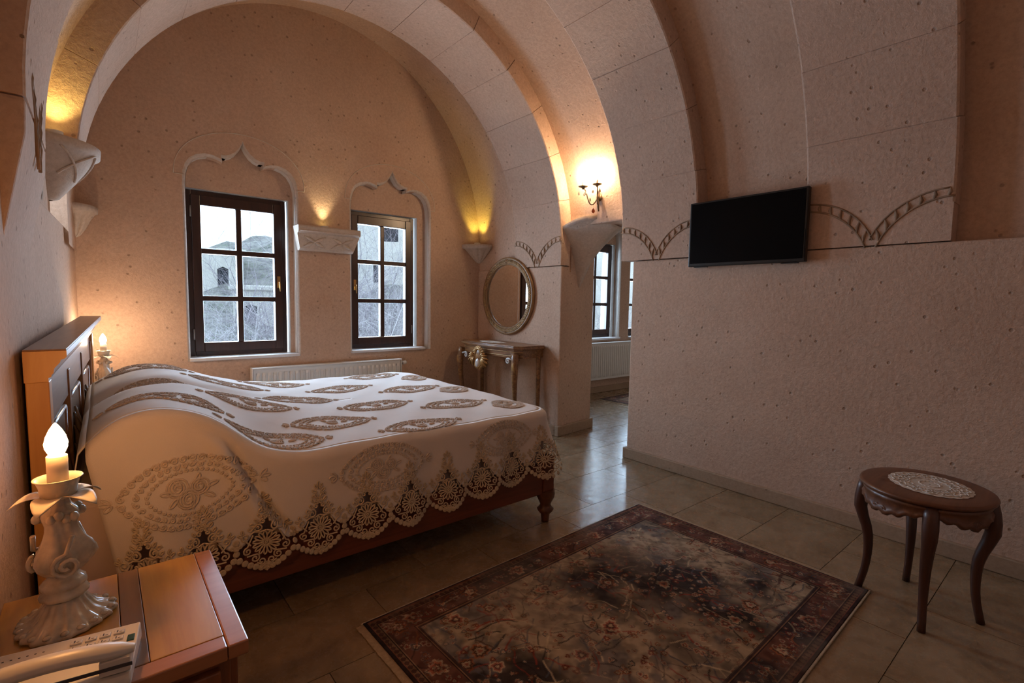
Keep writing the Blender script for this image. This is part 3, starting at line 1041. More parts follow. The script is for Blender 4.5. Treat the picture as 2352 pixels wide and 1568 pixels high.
# --- lace scallop motif, a across, h up from the tip
LACE = []
for j in range(15):                                       # big flower
    a = 2 * PI * j / 15
    LACE.append(oval(math.cos(a) * .031, .112 + math.sin(a) * .031, .0175, .0062, 9, a))
LACE.append(oval(0, .112, .012, .012, 10)); LACE.append(oval(0, .112, .005, .005, 6))
for s in (-1, 1):
    LACE += [spiral(s * .066, .092, .0165, 1.35, PI / 2, -s, (s * .045, .150)),
             spiral(s * .072, .148, .0155, 1.3, -PI / 2, s, (s * .055, .112)),
             spiral(s * .040, .058, .0165, 1.35, PI / 2 + s * .5, s, (s * .070, .072)),
             spiral(s * .017, .040, .0135, 1.25, -PI / 2, -s, (s * .035, .040)),
             spiral(s * .030, .176, .0175, 1.4, PI / 2, s, (s * .055, .165)),
             spiral(s * .048, .192, .0105, 1.1, 0, s),
             spiral(s * .013, .204, .0105, 1.1, PI / 2, -s),
             oval(s * .055, .172, .009, .0045, 8, s * .6), oval(s * .034, .207, .009, .0042, 8, s * .9),
             oval(s * .024, .228, .010, .0045, 8, s * .9), oval(s * .012, .246, .011, .0048, 8, s * 1.0),
             oval(s * .017, .265, .011, .0045, 8, s * .7), oval(s * .010, .283, .011, .0042, 8, s * 1.1),
             spiral(s * .022, .248, .008, 1.1, 0, s),
             oval(s * .082, .170, .009, .004, 8, s * 1.2), oval(s * .090, .158, .010, .004, 8, s * .5),
             [(s * .0, .166), (s * .02, .158), (s * .04, .162), (s * .055, .155)],
             [(s * .0, .030), (s * .012, .020), (s * .020, .012)]]
for j in range(6):
    a = 2 * PI * j / 6
    LACE.append(oval(math.cos(a) * .010, .226 + math.sin(a) * .010, .007, .0036, 7, a))
for j in range(5):
    a = 2 * PI * j / 5 + .3
    LACE.append(oval(math.cos(a) * .009, .022 + math.sin(a) * .008, .006, .0033, 7, a))
LACE.append(oval(0, .293, .011, .0045, 8, PI / 2)); LACE.append([(0, .0), (0, .03)])
def scallop_curve(a):
    u = abs(a) / (PITCH_S / 2)
    return .012 + .062 * u ** 1.7
DISCS = []
for i in range(11):
    a = -PITCH_S / 2 + PITCH_S * (i + .5) / 11
    DISCS.append((a, scallop_curve(a), .0128))
for q in range(3):
    DISCS.append((PITCH_S / 2, .088 + .021 * q, .0125))
for dx in (-1, 1): DISCS.append((PITCH_S / 2 + dx * .014, .113, .0085))
def disc_mesh(mb, p, z, r, mapper):
    c, nn = mapper(p, z)
    e1 = nn.cross(Vector((0, 0, 1))).normalized(); e2 = e1.cross(nn).normalized()
    n = 10
    r0 = [tuple(c + (e1 * math.cos(2 * PI * i / n) + e2 * math.sin(2 * PI * i / n)) * r + nn * .000) for i in range(n)]
    r1 = [tuple(c + (e1 * math.cos(2 * PI * i / n) + e2 * math.sin(2 * PI * i / n)) * r * .85 + nn * .004) for i in range(n)]
    r2 = [tuple(c + (e1 * math.cos(2 * PI * i / n) + e2 * math.sin(2 * PI * i / n)) * r * .35 + nn * .0025) for i in range(n)]
    mb.grid([r0, r1, r2], False, True, True)
    o = len(mb.v) - n
    mb.f.append(tuple(o + i for i in range(n))); mb.sm.append(True)
PLACE = L1 + LQ + L2 + LQ * .5
p = SC0
while p < PLACE:
    def mp(a, h, p=p):
        q = min(max(p + a, .0), PTOT)
        z = tip_z(p) + h
        return skirt(q, z), skirt_n(q, z)
    mb = strokes_mesh(LACE, mp, .0062)
    for a, h, r in DISCS: disc_mesh(mb, a, h, r, mp)
    mb.build('lace_scallop', MT['lace'], spread)
    p += PITCH_S
# --- medallion motif (eye shaped, filled with loops)
def eye(t, ax, ay):
    c, s = math.cos(t), math.sin(t)
    return ax * math.copysign(abs(c) ** .88, c), ay * math.copysign(abs(s) ** 1.45, s)
def medallion(ax, ay, rose=True):
    P = []
    def ep(t, k): return eye(t, ax * k, ay * k)
    # even arclength samples round the eye
    T = [2 * PI * i / 720 for i in range(721)]
    def even(k, n):
        pts = [ep(t, k) for t in T]
        L = [0]
        for q in range(720): L.append(L[-1] + math.hypot(pts[q + 1][0] - pts[q][0], pts[q + 1][1] - pts[q][1]))
        out = []; q = 0
        for j in range(n):
            tgt = L[-1] * (j + .5) / n
            while L[q + 1] < tgt: q += 1
            dx, dy = pts[q + 1][0] - pts[q][0], pts[q + 1][1] - pts[q][1]
            out.append((pts[q][0], pts[q][1], math.atan2(dy, dx)))
        return out
    s_ = ay / .115
    for j, (x, y, a) in enumerate(even(.92, 36)):           # outer scrolls
        d = 1 if j % 2 else -1
        P.append(spiral(x, y, .0118 * s_, 1.5, a + (PI if j % 2 else 0), d, (x - .016 * s_ * math.cos(a + .6), y - .016 * s_ * math.sin(a + .6))))
    for j, (x, y, a) in enumerate(even(.745, 32)):           # inner scrolls
        d = -1 if j % 2 else 1
        P.append(spiral(x, y, .0086 * s_, 1.3, a + j, d, (x - .015 * s_ * math.cos(a + .5), y - .015 * s_ * math.sin(a + .5))))
    for x, y, a in even(.60, 40):                           # bead ring
        P.append(oval(x, y, .0042 * s_, .0042 * s_, 5))
    for sx in (-1, 1):                                      # pointed finials
        for d in (-.8, 0, .8):
            P.append(oval(sx * ax * (1.05 + .04 * (1 - abs(d))), d * ay * .13, ax * .065, ay * .05, 8, sx * d * .9))
    for cx_, cy_, r in (((-.17, .16, .25), (.14, .10, .22), (-.03, -.2, .26)) if rose else ((0, 0, .2),)):
        P.append(spiral(cx_ * ax, cy_ * ay, r * ay, 2.6, 1.0, 1))
        P.append(oval(cx_ * ax, cy_ * ay, r * ay * 1.15, r * ay * 1.05, 12))
    for j in range(7 if rose else 3):
        a = 2 * PI * j / 7 + .3
        P.append(oval(.33 * ax * math.cos(a), .34 * ay * math.sin(a), .018 * s_, .006 * s_, 8, a))
    return P
TOPM = [(.20, 2.44), (.20, 3.05), (.20, 3.62), (.56, 2.235), (.57, 2.76), (.57, 3.36), (.875, 2.46), (.885, 3.04), (.92, 3.70),
        (1.235, 2.195), (1.24, 2.745), (1.265, 3.39), (1.65, 2.53), (1.665, 3.13), (1.69, 3.82), (1.915, 2.345), (1.905, 2.935), (1.93, 3.56)]
def top_map(cx_, cy_, sc):
    def f(a, b):
        x, y = cx_ + a * sc, cy_ + b
        x = min(x, BX1 - .005)
        y = min(max(y, BY0), BY1)
        e = .006
        n = Vector((-(ztop(x + e, y) - ztop(x - e, y)) / (2 * e), -(ztop(x, y + e) - ztop(x, y - e)) / (2 * e), 1)).normalized()
        return Vector((x, y, ztop(x, y))), n
    return f
for cx_, cy_ in TOPM:
    edge = cx_ > 1.85
    mb = strokes_mesh(medallion(.205 if not edge else .095, .115, False), top_map(cx_, cy_, 1), .0050)
    mb.build('embroidered_medallion', MT['cord'], spread)
for pc, zc, ax, ay in ((.27, .615, .235, .125), (1.02, .545, .215, .105), (1.72, .565, .20, .09)):
    def mp(a, h, pc=pc, zc=zc):
        q = max(pc + a, .0)
        return skirt(q, zc + h), skirt_n(q, zc + h)
    mb = strokes_mesh(medallion(ax, ay), mp, .0070, .001, .0052)
    mb.build('embroidered_medallion', MT['cord2'], spread)

# ------------------------------------------------------------------ radiators
def radiator(x0, x1, z0, z1, label, valve=True):
    yb = YW - .025
    root = thing('radiator', ((x0 + x1) / 2, yb, z0), label, 'radiator')
    w = (x1 - x0) / 2; h = z1 - z0
    m = MB(); m.box(-w + .008, w - .008, -.075, -.065, .02, h - .012); m.box(-w + .008, w - .008, -.012, -.004, .02, h - .012)
    n = int((x1 - x0) / .045)
    for k in range(n):                                     # pressed vertical ribs
        x = -w + .02 + (2 * w - .04) * (k + .5) / n
        P = []
        for z, d in ((.05, 0), (.07, .010), (h - .07, .010), (h - .045, 0)):
            P.append([(x - .015, -.075, z), (x - .009, -.075 - d, z), (x + .009, -.075 - d, z), (x + .015, -.075, z)])
        m.grid(P, False, False, False)
    m.build('panel', MT['white_paint'], root)
    m = MB(); m.box(-w, w, -.086, 0, h - .012, h)
    n = int((x1 - x0) / .03)
    m.build('top_grille', MT['white_paint'], root, bevel=.003)
    for s in (-1, 1):
        m = MB(); m.box(s * w - .004, s * w + .004, -.084, -.002, .015, h)
        m.build('end_cap', MT['white_paint'], root, bevel=.002)
    if valve:
        m = MB(); m.tube([(w, -.04, h - .05), (w + .03, -.04, h - .05)], .010, 10)
        vo = m.build('valve', MT['hinge'], root)
        m = MB(); m.lathe([(.012, 0), (.02, .004), (.021, .035), (.016, .045), (.004, .047)], n=14)
        m.rot(Matrix.Translation((w + .028, -.04, h - .045)) @ Matrix.Rotation(PI / 2, 4, 'Y'))
        m.build('knob', MT['white_paint'], vo)
        m = MB(); m.tube([(w + .012, -.04, h - .05), (w + .012, -.04, -z0 + .005)], .008, 8)
        m.build('pipe', MT['white_paint'], root)
    for s in (-1, 1):
        MB().box(s * w * .7 - .015, s * w * .7 + .015, -.004, .024, h * .3, h * .8).build('wall_bracket', MT['white_paint'], root)
    return root
radiator(.975, 2.36, .13, .70, 'white panel radiator under the windows behind the bed')
radiator(5.0, 7.0, .19, .74, 'white panel radiator seen through the doorway', False)

# ------------------------------------------------------------------ console table
ct = thing('console_table', (3.375, 4.07, 0), 'walnut console table with carved shell crest below the oval mirror', 'table')
def outline(inset, nfr=28):
    pts = []
    hy, dx = .52 - inset, .385 - inset
    pts.append((0, -hy)); 
    for i in range(nfr + 1):
        u = -1 + 2 * i / nfr
        y = u * hy
        x = -dx + .035 * (1 - math.cos(PI * min(abs(u), 1) * 1.0)) * .5 + (.05 * smooth01(.86, 1.0, abs(u)))
        pts.append((x, y))
    pts.append((0, hy))
    return pts
m = MB(); m.prism(outline(0), 'z', .845, .866); m.prism(outline(.012), 'z', .866, .876)
m.build('table_top', MT['console'], ct, bevel=.004)
m = MB(); m.prism(outline(.02), 'z', .832, .845); m.prism(outline(.035), 'z', .755, .832)
m.build('apron', MT['console'], ct, bevel=.003)
m = MB()
for z_ in (.775, .815):
    m.tube([(x - .001, y, z_) for x, y in outline(.033)[1:-1]], .004, 6)
m.build('bead_moulding', MT['gilt'], ct)
def leg_curve(m, x, y, dx, dy, front):
    pts, rad = [], []
    for i in range(15):
        t = i / 14
        z = .80 * (1 - t)
        bulge = (.028 * math.sin(PI * min(t * 1.6, 1)) - .02 * math.sin(PI * t) ** 2 + .012 * smooth01(.85, 1, t)) if front else 0
        pts.append((x + dx * bulge, y + dy * bulge, z))
        rad.append((.036 - .018 * smooth01(0, .75, t) + .008 * smooth01(.9, 1, t)) if front else .024 - .006 * t)
    m.tube(pts, rad, 10 if front else 8)
for s in (-1, 1):
    m = MB(); leg_curve(m, -.335, s * .455, -.8, s * .6, True)
    lg = m.build('leg', MT['console'], ct)
    m = MB()                                          # carved acanthus on the knee
    for j in range(5):
        a = -.8 + .4 * j
        pts = [(-.368 - .006 * math.sin(PI * i / 7), s * .47 + math.sin(a) * .03 * i / 7, .735 - .12 * i / 7 * math.cos(a * .6)) for i in range(8)]
        m.tube(pts, [.003 + .006 * math.sin(PI * i / 7) for i in range(8)], 6)
    m.build('carved_leaf', MT['gilt'], lg)
    m = MB(); leg_curve(m, -.045, s * .47, 0, 0, False)
    m.build('leg', MT['console'], ct)
    m = MB()                                          # pale scroll bracket
    pts = [(-.345, s * (.43 - .0), .74)]
    sp = spiral(.36, .725, .028, 1.4, PI / 2 if s > 0 else PI / 2, 1)
    pts += [(-.345, s * a, b) for a, b in sp]
    m.tube(pts, [.010] + [.010 - .006 * i / len(sp) for i in range(len(sp))], 8)
    tag(m.build('scroll_bracket', MT['greyscroll'], ct), 'pale grey scroll bracket')
# central crest: oval cartouche, shell petals, leaf sprays
cr = bpy.data.objects.new('carved_crest', None); C.objects.link(cr); cr.parent = ct; cr.location = (-.405, .04, .755)
m = MB()
pts = [(-.01 * math.sin(2 * PI * i / 32) ** 2, .062 * math.cos(2 * PI * i / 32), .095 * math.sin(2 * PI * i / 32) - .03) for i in range(32)]
m.tube(pts, .016, 8, closed=True)
m.build('cartouche_ring', MT['gilt'], cr)
m = MB(); m.ball((-.004, 0, -.02), (.016, .05, .08), 14, 8)
m.build('cartouche', MT['console'], cr)
m = MB(); m.ball((-.014, 0, -.085), (.02, .036, .05), 14, 8)
tag(m.build('cabochon', MT['nacre'], cr), 'pearly oval cabochon')
m = MB()
for i in range(12):
    a = PI * (i + .5) / 12
    for s in (-1, 1):
        y0 = .078 * math.cos(a) * 1.0; z0 = -.03 + .11 * math.sin(a) * s
        m.ball((-.004, y0 * 1.12, z0), (.012, .016, .016), 8, 5)
m.build('bead_ring', MT['gilt'], cr)
for s in (-1, 1):
    m = MB()
    for j in range(6):
        a = math.radians(-75 + 26 * j)
        L = .105 - .010 * abs(j - 2)
        pts = [(-.004 - .018 * math.sin(PI * i / 8), s * (.07 + math.cos(a) * L * i / 8), -.02 + math.sin(a) * L * i / 8 - .02 * (i / 8) ** 2) for i in range(9)]
        m.tube(pts, [.006 + .018 * math.sin(PI * min(1, .12 + .88 * i / 8)) for i in range(9)], 7, sq=.6)
    m.build('leaf_spray', MT['gilt'], cr)

def doily(loc, a, b, label, rz=0.0):
    root = thing('doily', loc, label, 'doily', rz)
    n = 96
    P = []
    for k, h in ((0.02, .0012), (.3, .0014), (.6, .0014), (.93, .0014), (.97, .0014), (1.0, .0010)):
        P.append([(a * k * (1 + (.035 * abs(math.sin(12 * 2 * PI * i / n)) if k > .95 else 0)) * math.cos(2 * PI * i / n), b * k * (1 + (.035 * abs(math.sin(12 * 2 * PI * i / n)) if k > .95 else 0)) * math.sin(2 * PI * i / n), h) for i in range(n)])
    m = MB(); m.grid(P, False, True, True); m.build('lace_ground', MT['lace_white'], root)
    m = MB()
    for k in (.25, .5, .72, .9):
        m.tube([(a * k * (1 + .05 * math.sin(16 * 2 * PI * i / 96)) * math.cos(2 * PI * i / 96), b * k * (1 + .05 * math.sin(16 * 2 * PI * i / 96)) * math.sin(2 * PI * i / 96), .002) for i in range(96)], .0022, 5, closed=True)
    for j in range(22):
        t = 2 * PI * j / 22
        r = .81
        m.tube([(a * r * math.cos(t) + .011 * math.cos(2 * PI * q / 8), b * r * math.sin(t) + .011 * math.sin(2 * PI * q / 8), .002) for q in range(8)], .0022, 5, closed=True)
        m.tube([(a * .6 * math.cos(t) + .009 * math.cos(2 * PI * q / 7), b * .6 * math.sin(t) + .009 * math.sin(2 * PI * q / 7), .002) for q in range(7)], .002, 5, closed=True)
    m.build('crochet_cords', MT['lace_white'], root)
    return root
doily((3.16, 4.13, .8775), .085, .20, 'white oval doily on the console table')

# ------------------------------------------------------------------ oval mirror
mr = thing('oval_mirror', (XR - .012, 4.165, .94), 'oval wall mirror in a braided wooden frame above the console table', 'mirror')
A_, B_ = .43, .415
def el(t, k): return (A_ - k) * math.cos(t), .42 + (B_ - k) * math.sin(t)
P = []
for k, xx in ((0, .004), (0, -.012), (.006, -.022), (.020, -.026), (.030, -.018), (.060, -.018), (.068, -.026), (.078, -.022), (.084, -.006), (.084, .004)):
    P.append([(xx, *el(2 * PI * i / 72, k)) for i in range(72)])
m = MB(); m.grid(P, False, True, True); m.build('frame', MT['rim'], mr)
for ph in range(3):
    pts, n = [], 240
    for i in range(n):
        t = 2 * PI * i / n
        k = .045 + .013 * math.sin(34 * t + ph * 2 * PI / 3)
        pts.append((-.021 - .006 * math.cos(34 * t + ph * 2 * PI / 3), *el(t, k)))
    m = MB(); m.tube(pts, .0058, 5, closed=True); m.build('braid_strand', MT['braid'], mr)
for t in (PI / 2, -PI / 2):
    yy, zz = el(t, .045)
    m = MB()
    m.ball((-.026, yy, zz), (.010, .013, .013), 10, 6)
    for j in range(7):
        a = 2 * PI * j / 7
        m.ball((-.024, yy + .020 * math.cos(a), zz + .020 * math.sin(a)), (.007, .009, .009), 8, 5)
    m.build('rosette', MT['rim'], mr)
m = MB()
o = [(-.004, *el(2 * PI * i / 72, .080)) for i in range(72)]
m.add(o + [(-.001, y, z) for _, y, z in o], [tuple(range(72)), tuple(range(143, 71, -1))] + [(i, (i + 1) % 72, 72 + (i + 1) % 72, 72 + i) for i in range(72)])
m.build('mirror_glass', MT['mirror'], mr)

# ------------------------------------------------------------------ television
tv = thing('television', (XR - .012, 1.615, 1.575), 'flat black television mounted on the right wall', 'television')
m = MB(); m.box(-.058, -.02, -.393, .393, 0, .455); m.build('casing', MT['tv'], tv, bevel=.006)
m = MB(); m.box(-.0605, -.057, -.378, .378, .022, .443); m.build('screen', MT['screen'], tv)
m = MB(); m.box(-.022, -.004, -.26, .26, .08, .36); m.build('rear_housing', MT['tv'], tv, bevel=.008)
m = MB(); m.box(-.006, .010, -.15, .15, .14, .30); m.build('wall_mount', MT['hinge'], tv)
for s in (-1, 1):
    MB().box(-.05, -.03, s * .3 - .05, s * .3 + .05, -.006, .001).build('speaker', MT['tv'], tv)
MB().box(-.061, -.0585, -.388, -.386, .03, .20).build('indicator_strip', MT['screen'], tv)

# ------------------------------------------------------------------ wall sconce
sc = thing('wall_sconce', (3.47, 3.0, 2.10), 'bronze candle sconce with two glowing bulbs and glass drops above the doorway', 'sconce')
m = MB(); m.tube([(0, 0, .02), (-.008, 0, .06), (-.012, 0, .12), (-.010, 0, .20), (-.006, .0, .26)], [.006, .010, .009, .012, .008], 8)
m.build('back_stem', MT['iron'], sc)
m = MB(); m.lathe([(.004, 0), (.035, .004), (.03, .010), (.012, .014)], n=16); m.rot(Matrix.Translation((.004, 0, .14)) @ Matrix.Rotation(-PI / 2, 4, 'Y'))
m.build('back_plate', MT['iron'], sc)
m = MB(); sp = spiral(0, .37, .055, .85, -PI / 2, -1)
m.tube([(-.008, .0, .26)] + [(-.01 - .01 * i / len(sp), a, b) for i, (a, b) in enumerate(sp)], .0035, 6)
m.build('top_scroll', MT['iron'], sc)
for (dx, dy) in ((-.12, .085), (-.10, -.06)):
    m = MB()
    pts = []
    for i in range(13):
        t = i / 12
        pts.append((-.012 + (dx + .012) * t, dy * t, .15 - .075 * math.sin(PI * min(t * 1.25, 1)) + .07 * smooth01(.55, 1, t)))
    m.tube(pts, .0055, 7)
    zt = pts[-1][2]
    arm = m.build('arm', MT['iron'], sc)
    m = MB(); sp = spiral(0, 0, .022, 1.3, 0, 1)
    m.tube([(dx * .55 + a * .8, dy * .55 + a * .5, .115 + b) for a, b in sp], .003, 6)
    m.build('arm_scroll', MT['iron'], arm)
    m = MB(); m.lathe([(.006, -.012), (.014, 0), (.040, .010), (.043, .015), (.036, .014), (.012, .008)], (dx, dy, zt), 18); m.build('drip_cup', MT['iron'], sc)
    m = MB(); m.lathe([(.0095, .01), (.0095, .06), (.008, .062)], (dx, dy, zt), 14); m.build('candle_sleeve', MT['candle'], sc)
    m = MB(); m.lathe([(.006, 0), (.012, .006), (.0165, .022), (.015, .036), (.008, .052), (.002, .062)], (dx, dy, zt + .062), 12)
    tag(m.build('bulb', MT['bulb_wall'], sc), 'glowing candle bulb')
    for k in range(3):
        a = 2 * PI * k / 3 + .4
        x, yy = dx + .036 * math.cos(a), dy + .036 * math.sin(a)
        m = MB(); m.tube([(x, yy, zt + .01), (x, yy, zt - .035)], .001, 4)
        m.lathe([(.001, 0), (.008, -.012), (.010, -.02), (.007, -.029), (.001, -.033)], (x, yy, zt - .032), 8)
        m.build('glass_drop', MT['crystal'], sc)
m = MB(); m.tube([(-.05, .02, .10), (-.05, .02, .04)], .001, 4); m.lathe([(.001, .0), (.013, -.016), (.016, -.028), (.010, -.04), (.001, -.046)], (-.05, .02, .045), 8)
tag(m.build('glass_drop', MT['amber'], sc), 'amber glass drop')

# ------------------------------------------------------------------ table lamps
def lamp(loc, label, rz, bulb):
    root = thing('table_lamp', loc, label, 'lamp', rz)
    # fluted shell foot
    m = MB()
    fl = lambda a, z: 1 + .045 * math.sin(18 * a) * (1 if .002 < z < .045 else .3) + .05 * math.cos(3 * a)
    m.lathe([(.078, 0), (.082, .004), (.080, .010), (.066, .017), (.050, .027), (.040, .042), (.034, .052), (.034, .058)], n=108, fn=fl)
    m.build('foot', MT['lampbody'], root)
    m = MB()
    for k in range(18):
        a = 2 * PI * k / 18
        r = .074 * (1 + .05 * math.cos(3 * a))
        m.ball((r * math.cos(a), r * math.sin(a), .012), (.008, .008, .005), 8, 5)
    m.build('bead_border', MT['lampbody'], root)
    m = MB(); m.lathe([(.030, .056), (.040, .062), (.041, .070), (.034, .078), (.038, .084), (.038, .092), (.030, .100), (.024, .106), (.026, .112)], n=36, fn=lambda a, z: 1 + .03 * math.sin(9 * a + 60 * z))
    m.build('collar', MT['lampbody'], root)
    # three lobed scrolled baluster
    m = MB()
    def fb(a, z):
        w = smooth01(.11, .15, z) * smooth01(.262, .21, z)
        return 1 + w * (.20 * math.cos(3 * (a + 5.0 * (z - .11))) + .05 * math.cos(12 * (a + 6 * (z - .11)))) + .02 * math.sin(9 * a)
    prof = [(.022, .108), (.036, .118), (.046, .132), (.049, .146), (.046, .160), (.038, .176), (.030, .192), (.025, .208), (.024, .220), (.028, .232), (.031, .240), (.028, .250), (.020, .258), (.016, .270), (.018, .276)]
    m.lathe(prof, n=72, fn=fb)
    m.build('baluster', MT['lampbody'], root)
    for k in range(3):                                     # scroll reliefs and leaf garland
        a = 2 * PI * k / 3 + .5
        M4 = Matrix.Rotation(a, 4, 'Z')
        m = MB()
        sp = spiral(0, .140, .026, 1.6, PI / 2, 1, (.012, .200))
        m.tube([(.052 - .6 * abs(q) ** 1.5 - .15 * abs(b - .140), q, b) for q, b in sp], .0045, 6)
        m.rot(M4); m.build('scroll_relief', MT['lampbody'], root)
        m = MB()
        for j in range(4):
            m.ball((.029 + .003 * (j % 2), -.018 + .012 * j, .238 + .006 * math.sin(j * 2)), (.009, .009, .010), 8, 5)
        m.rot(M4); m.build('leaf_relief', MT['lampbody'], root)
    # petals, cup, sleeve, bulb
    for k in range(5):
        a = 2 * PI * k / 5 + .35
        P = []
        for i in range(9):
            t = i / 8
            r = .014 + .066 * t
            w = .023 * math.sin(PI * min(.12 + .88 * t, 1)) ** .8 + .0005
            z = .274 + .012 * math.sin(PI * t * .9) - .020 * t ** 2 + .004
            P.append([(r, w * u, z - .006 * (1 - u * u) * (1 - t)) for u in (-1, -.6, -.2, .2, .6, 1)])
        m = MB(); m.grid(P, False, False, True); m.rot(Matrix.Rotation(a, 4, 'Z'))
        o = m.build('petal', MT['lampmetal'], root)
        s_ = o.modifiers.new('thickness', 'SOLIDIFY'); s_.thickness = .0015
    m = MB(); m.lathe([(.018, .274), (.029, .276), (.032, .300), (.036, .312), (.041, .316), (.040, .3175), (.034, .314), (.030, .300), (.026, .280), (.01, .279)], n=32); m.build('cup', MT['lampmetal'], root)
    m = MB(); m.lathe([(.0175, .278), (.0175, .362), (.016, .364), (.004, .364)], n=24); m.build('candle_sleeve', MT['candle'], root)
    m = MB(); m.lathe([(.009, .362), (.0125, .366), (.0185, .380), (.0195, .390), (.0165, .404), (.0105, .418), (.005, .427), (.0015, .432)], n=14)
    tag(m.build('bulb', bulb, root), 'glowing candle bulb')
    return root
lamp((-.082, 1.385, .601), 'ivory candle lamp with tin petals on the near nightstand beside the telephone', .2, MT['bulb_near'])
lamp((.005, 4.36, .606), 'ivory candle lamp glowing beyond the headboard in the far corner', 1.0, MT['bulb_far'])

# ------------------------------------------------------------------ nightstands
def nightstand(loc, label, w, d, h, rz=0.0):
    """w along y, d along x; origin at the floor, back on the left wall side"""
    root = thing('nightstand', loc, label, 'nightstand', rz)
    y0, y1 = 0, w
    th = .03
    nb = [(0.0, .50, 'top1'), (.50, .60, 'top2'), (.60, .905, 'top1')]
    m = MB()
    for a, b, k in nb:
        MB().box(d * a + .001, d * b, .045, w - .001, h - th, h).build('top_board', MT[k], root, bevel=.0015)
    MB().box(d * .905 + .001, d, 0, w, h - th, h).build('top_edge', MT['top3'], root, bevel=.003)
    MB().box(0, d * .905, 0, .044, h - th, h).build('top_edge', MT['top3'], root, bevel=.003)
    MB().box(.01, d - .03, .025, w - .025, .16, h - th).build('body', MT['cabinet'], root, bevel=.004)
    dr = MB().box(d - .032, d - .012, .05, w - .05, h - .20, h - .055).build('drawer', MT['cabinet'], root, bevel=.005)
    m = MB(); m.lathe([(.006, 0), (.006, .012), (.015, .02), (.016, .028), (.008, .034)], n=16); m.rot(Matrix.Translation((d - .012, w / 2, h - .125)) @ Matrix.Rotation(PI / 2, 4, 'Y'))
    m.build('knob', MT['brass'], dr)
    dd = MB().box(d - .032, d - .012, .05, w - .05, .19, h - .22).build('door', MT['cabinet'], root, bevel=.005)
    m = MB(); m.lathe([(.006, 0), (.006, .012), (.015, .02), (.016, .028), (.008, .034)], n=16); m.rot(Matrix.Translation((d - .012, .10, .34)) @ Matrix.Rotation(PI / 2, 4, 'Y'))
    m.build('knob', MT['brass'], dd)
    m = MB(); m.box(.03, d - .05, .006, .026, h - .14, h - .05)
    m.build('side_panel', MT['cabinet'], root, bevel=.004)
    for x in (.035, d - .055):
        for yy in (.045, w - .045):
            MB().lathe([(.014, 0), (.018, .05), (.024, .12), (.026, .165)], n=12).build('leg', MT['cabinet'], root, loc=(x, yy, 0))
    return root
nightstand((-.195, 1.085, 0), 'oak topped nightstand in the foreground carrying the telephone', .47, .405, .60, 0)
nightstand((-.12, 4.13, 0), 'wooden nightstand beyond the bed under the far lamp', .45, .34, .605, 0)

# ------------------------------------------------------------------ telephone
ph = thing('telephone', (-.075, 1.165, .601), 'off-white corded desk telephone on the near nightstand', 'telephone', math.radians(-9))
m = MB(); m.prism([(-.085, 0), (.075, 0), (.078, .012), (.070, .040), (-.075, .026), (-.085, .016)], 'x', -.125, .105)
m.build('base', MT['phone'], ph, bevel=.006)
# handset in its cradle along the near side
m = MB()
pts, rad = [], []
for i in range(13):
    t = i / 12
    pts.append((-.128 + .238 * t, -.052, .058 + .012 * math.sin(PI * t))); rad.append(.021 if .12 < t < .88 else (.017 if .03 < t < .97 else .010))
m.tube(pts, rad, 12, sq=.62)
for s, xx in ((0, -.10), (1, .083)):
    m.box(xx - .022, xx + .022, -.073, -.031, .030, .056)
hs = m.build('handset', MT['phone'], ph, bevel=.004)
m = MB(); m.box(-.126, .108, -.0745, -.0725, .040, .046); m.build('handset_seam', MT['ink'], hs)
def ptop(y): return .026 + (y + .075) / .145 * .014
def keybox(name, x0, x1, y0, y1, mat, h=.003):
    z0 = ptop((y0 + y1) / 2)
    m = MB(); m.box(x0, x1, y0, y1, z0 - .003, z0 + h)
    return m.build(name, mat, ph, bevel=.0012)
for r_ in range(4):
    for c_ in range(3):
        x = .000 + r_ * .0215; y = .006 + c_ * .018
        kb = keybox('key', x, x + .017, y, y + .012, MT['phonekey'])
        z0 = ptop(y + .006) + .0031
        m = MB(); m.box(x + .005, x + .007, y + .003, y + .010, z0, z0 + .0003); m.box(x + .009, x + .013, y + .003, y + .0045, z0, z0 + .0003)
        m.build('printed_mark', MT['ink'], kb)
keybox('indicator', .088, .100, .014, .034, MT['green'], .0015)
keybox('number_card', -.100, -.030, -.008, .042, MT['phonekey'], .001)
for k in range(6):
    keybox('memory_mark', -.095 + k * .011, -.091 + k * .011, .046, .049, MT['ink'], .0006)
keybox('flash_key', -.024, -.010, .012, .040, MT['phonekey'], .002)
m = MB()                                                     # coiled cord
pts = []
for i in range(260):
    t = i / 259
    a = t * 26 * 2 * PI
    bx_, by_ = -.128 - .05 * t + .02 * math.sin(t * 5), -.03 + .12 * t
    pts.append((bx_ + .007 * math.cos(a), by_ + .002 * math.cos(a), .0095 + .007 * math.sin(a)))
m.tube(pts, .0018, 5)
m.build('coiled_cord', MT['phone'], ph)
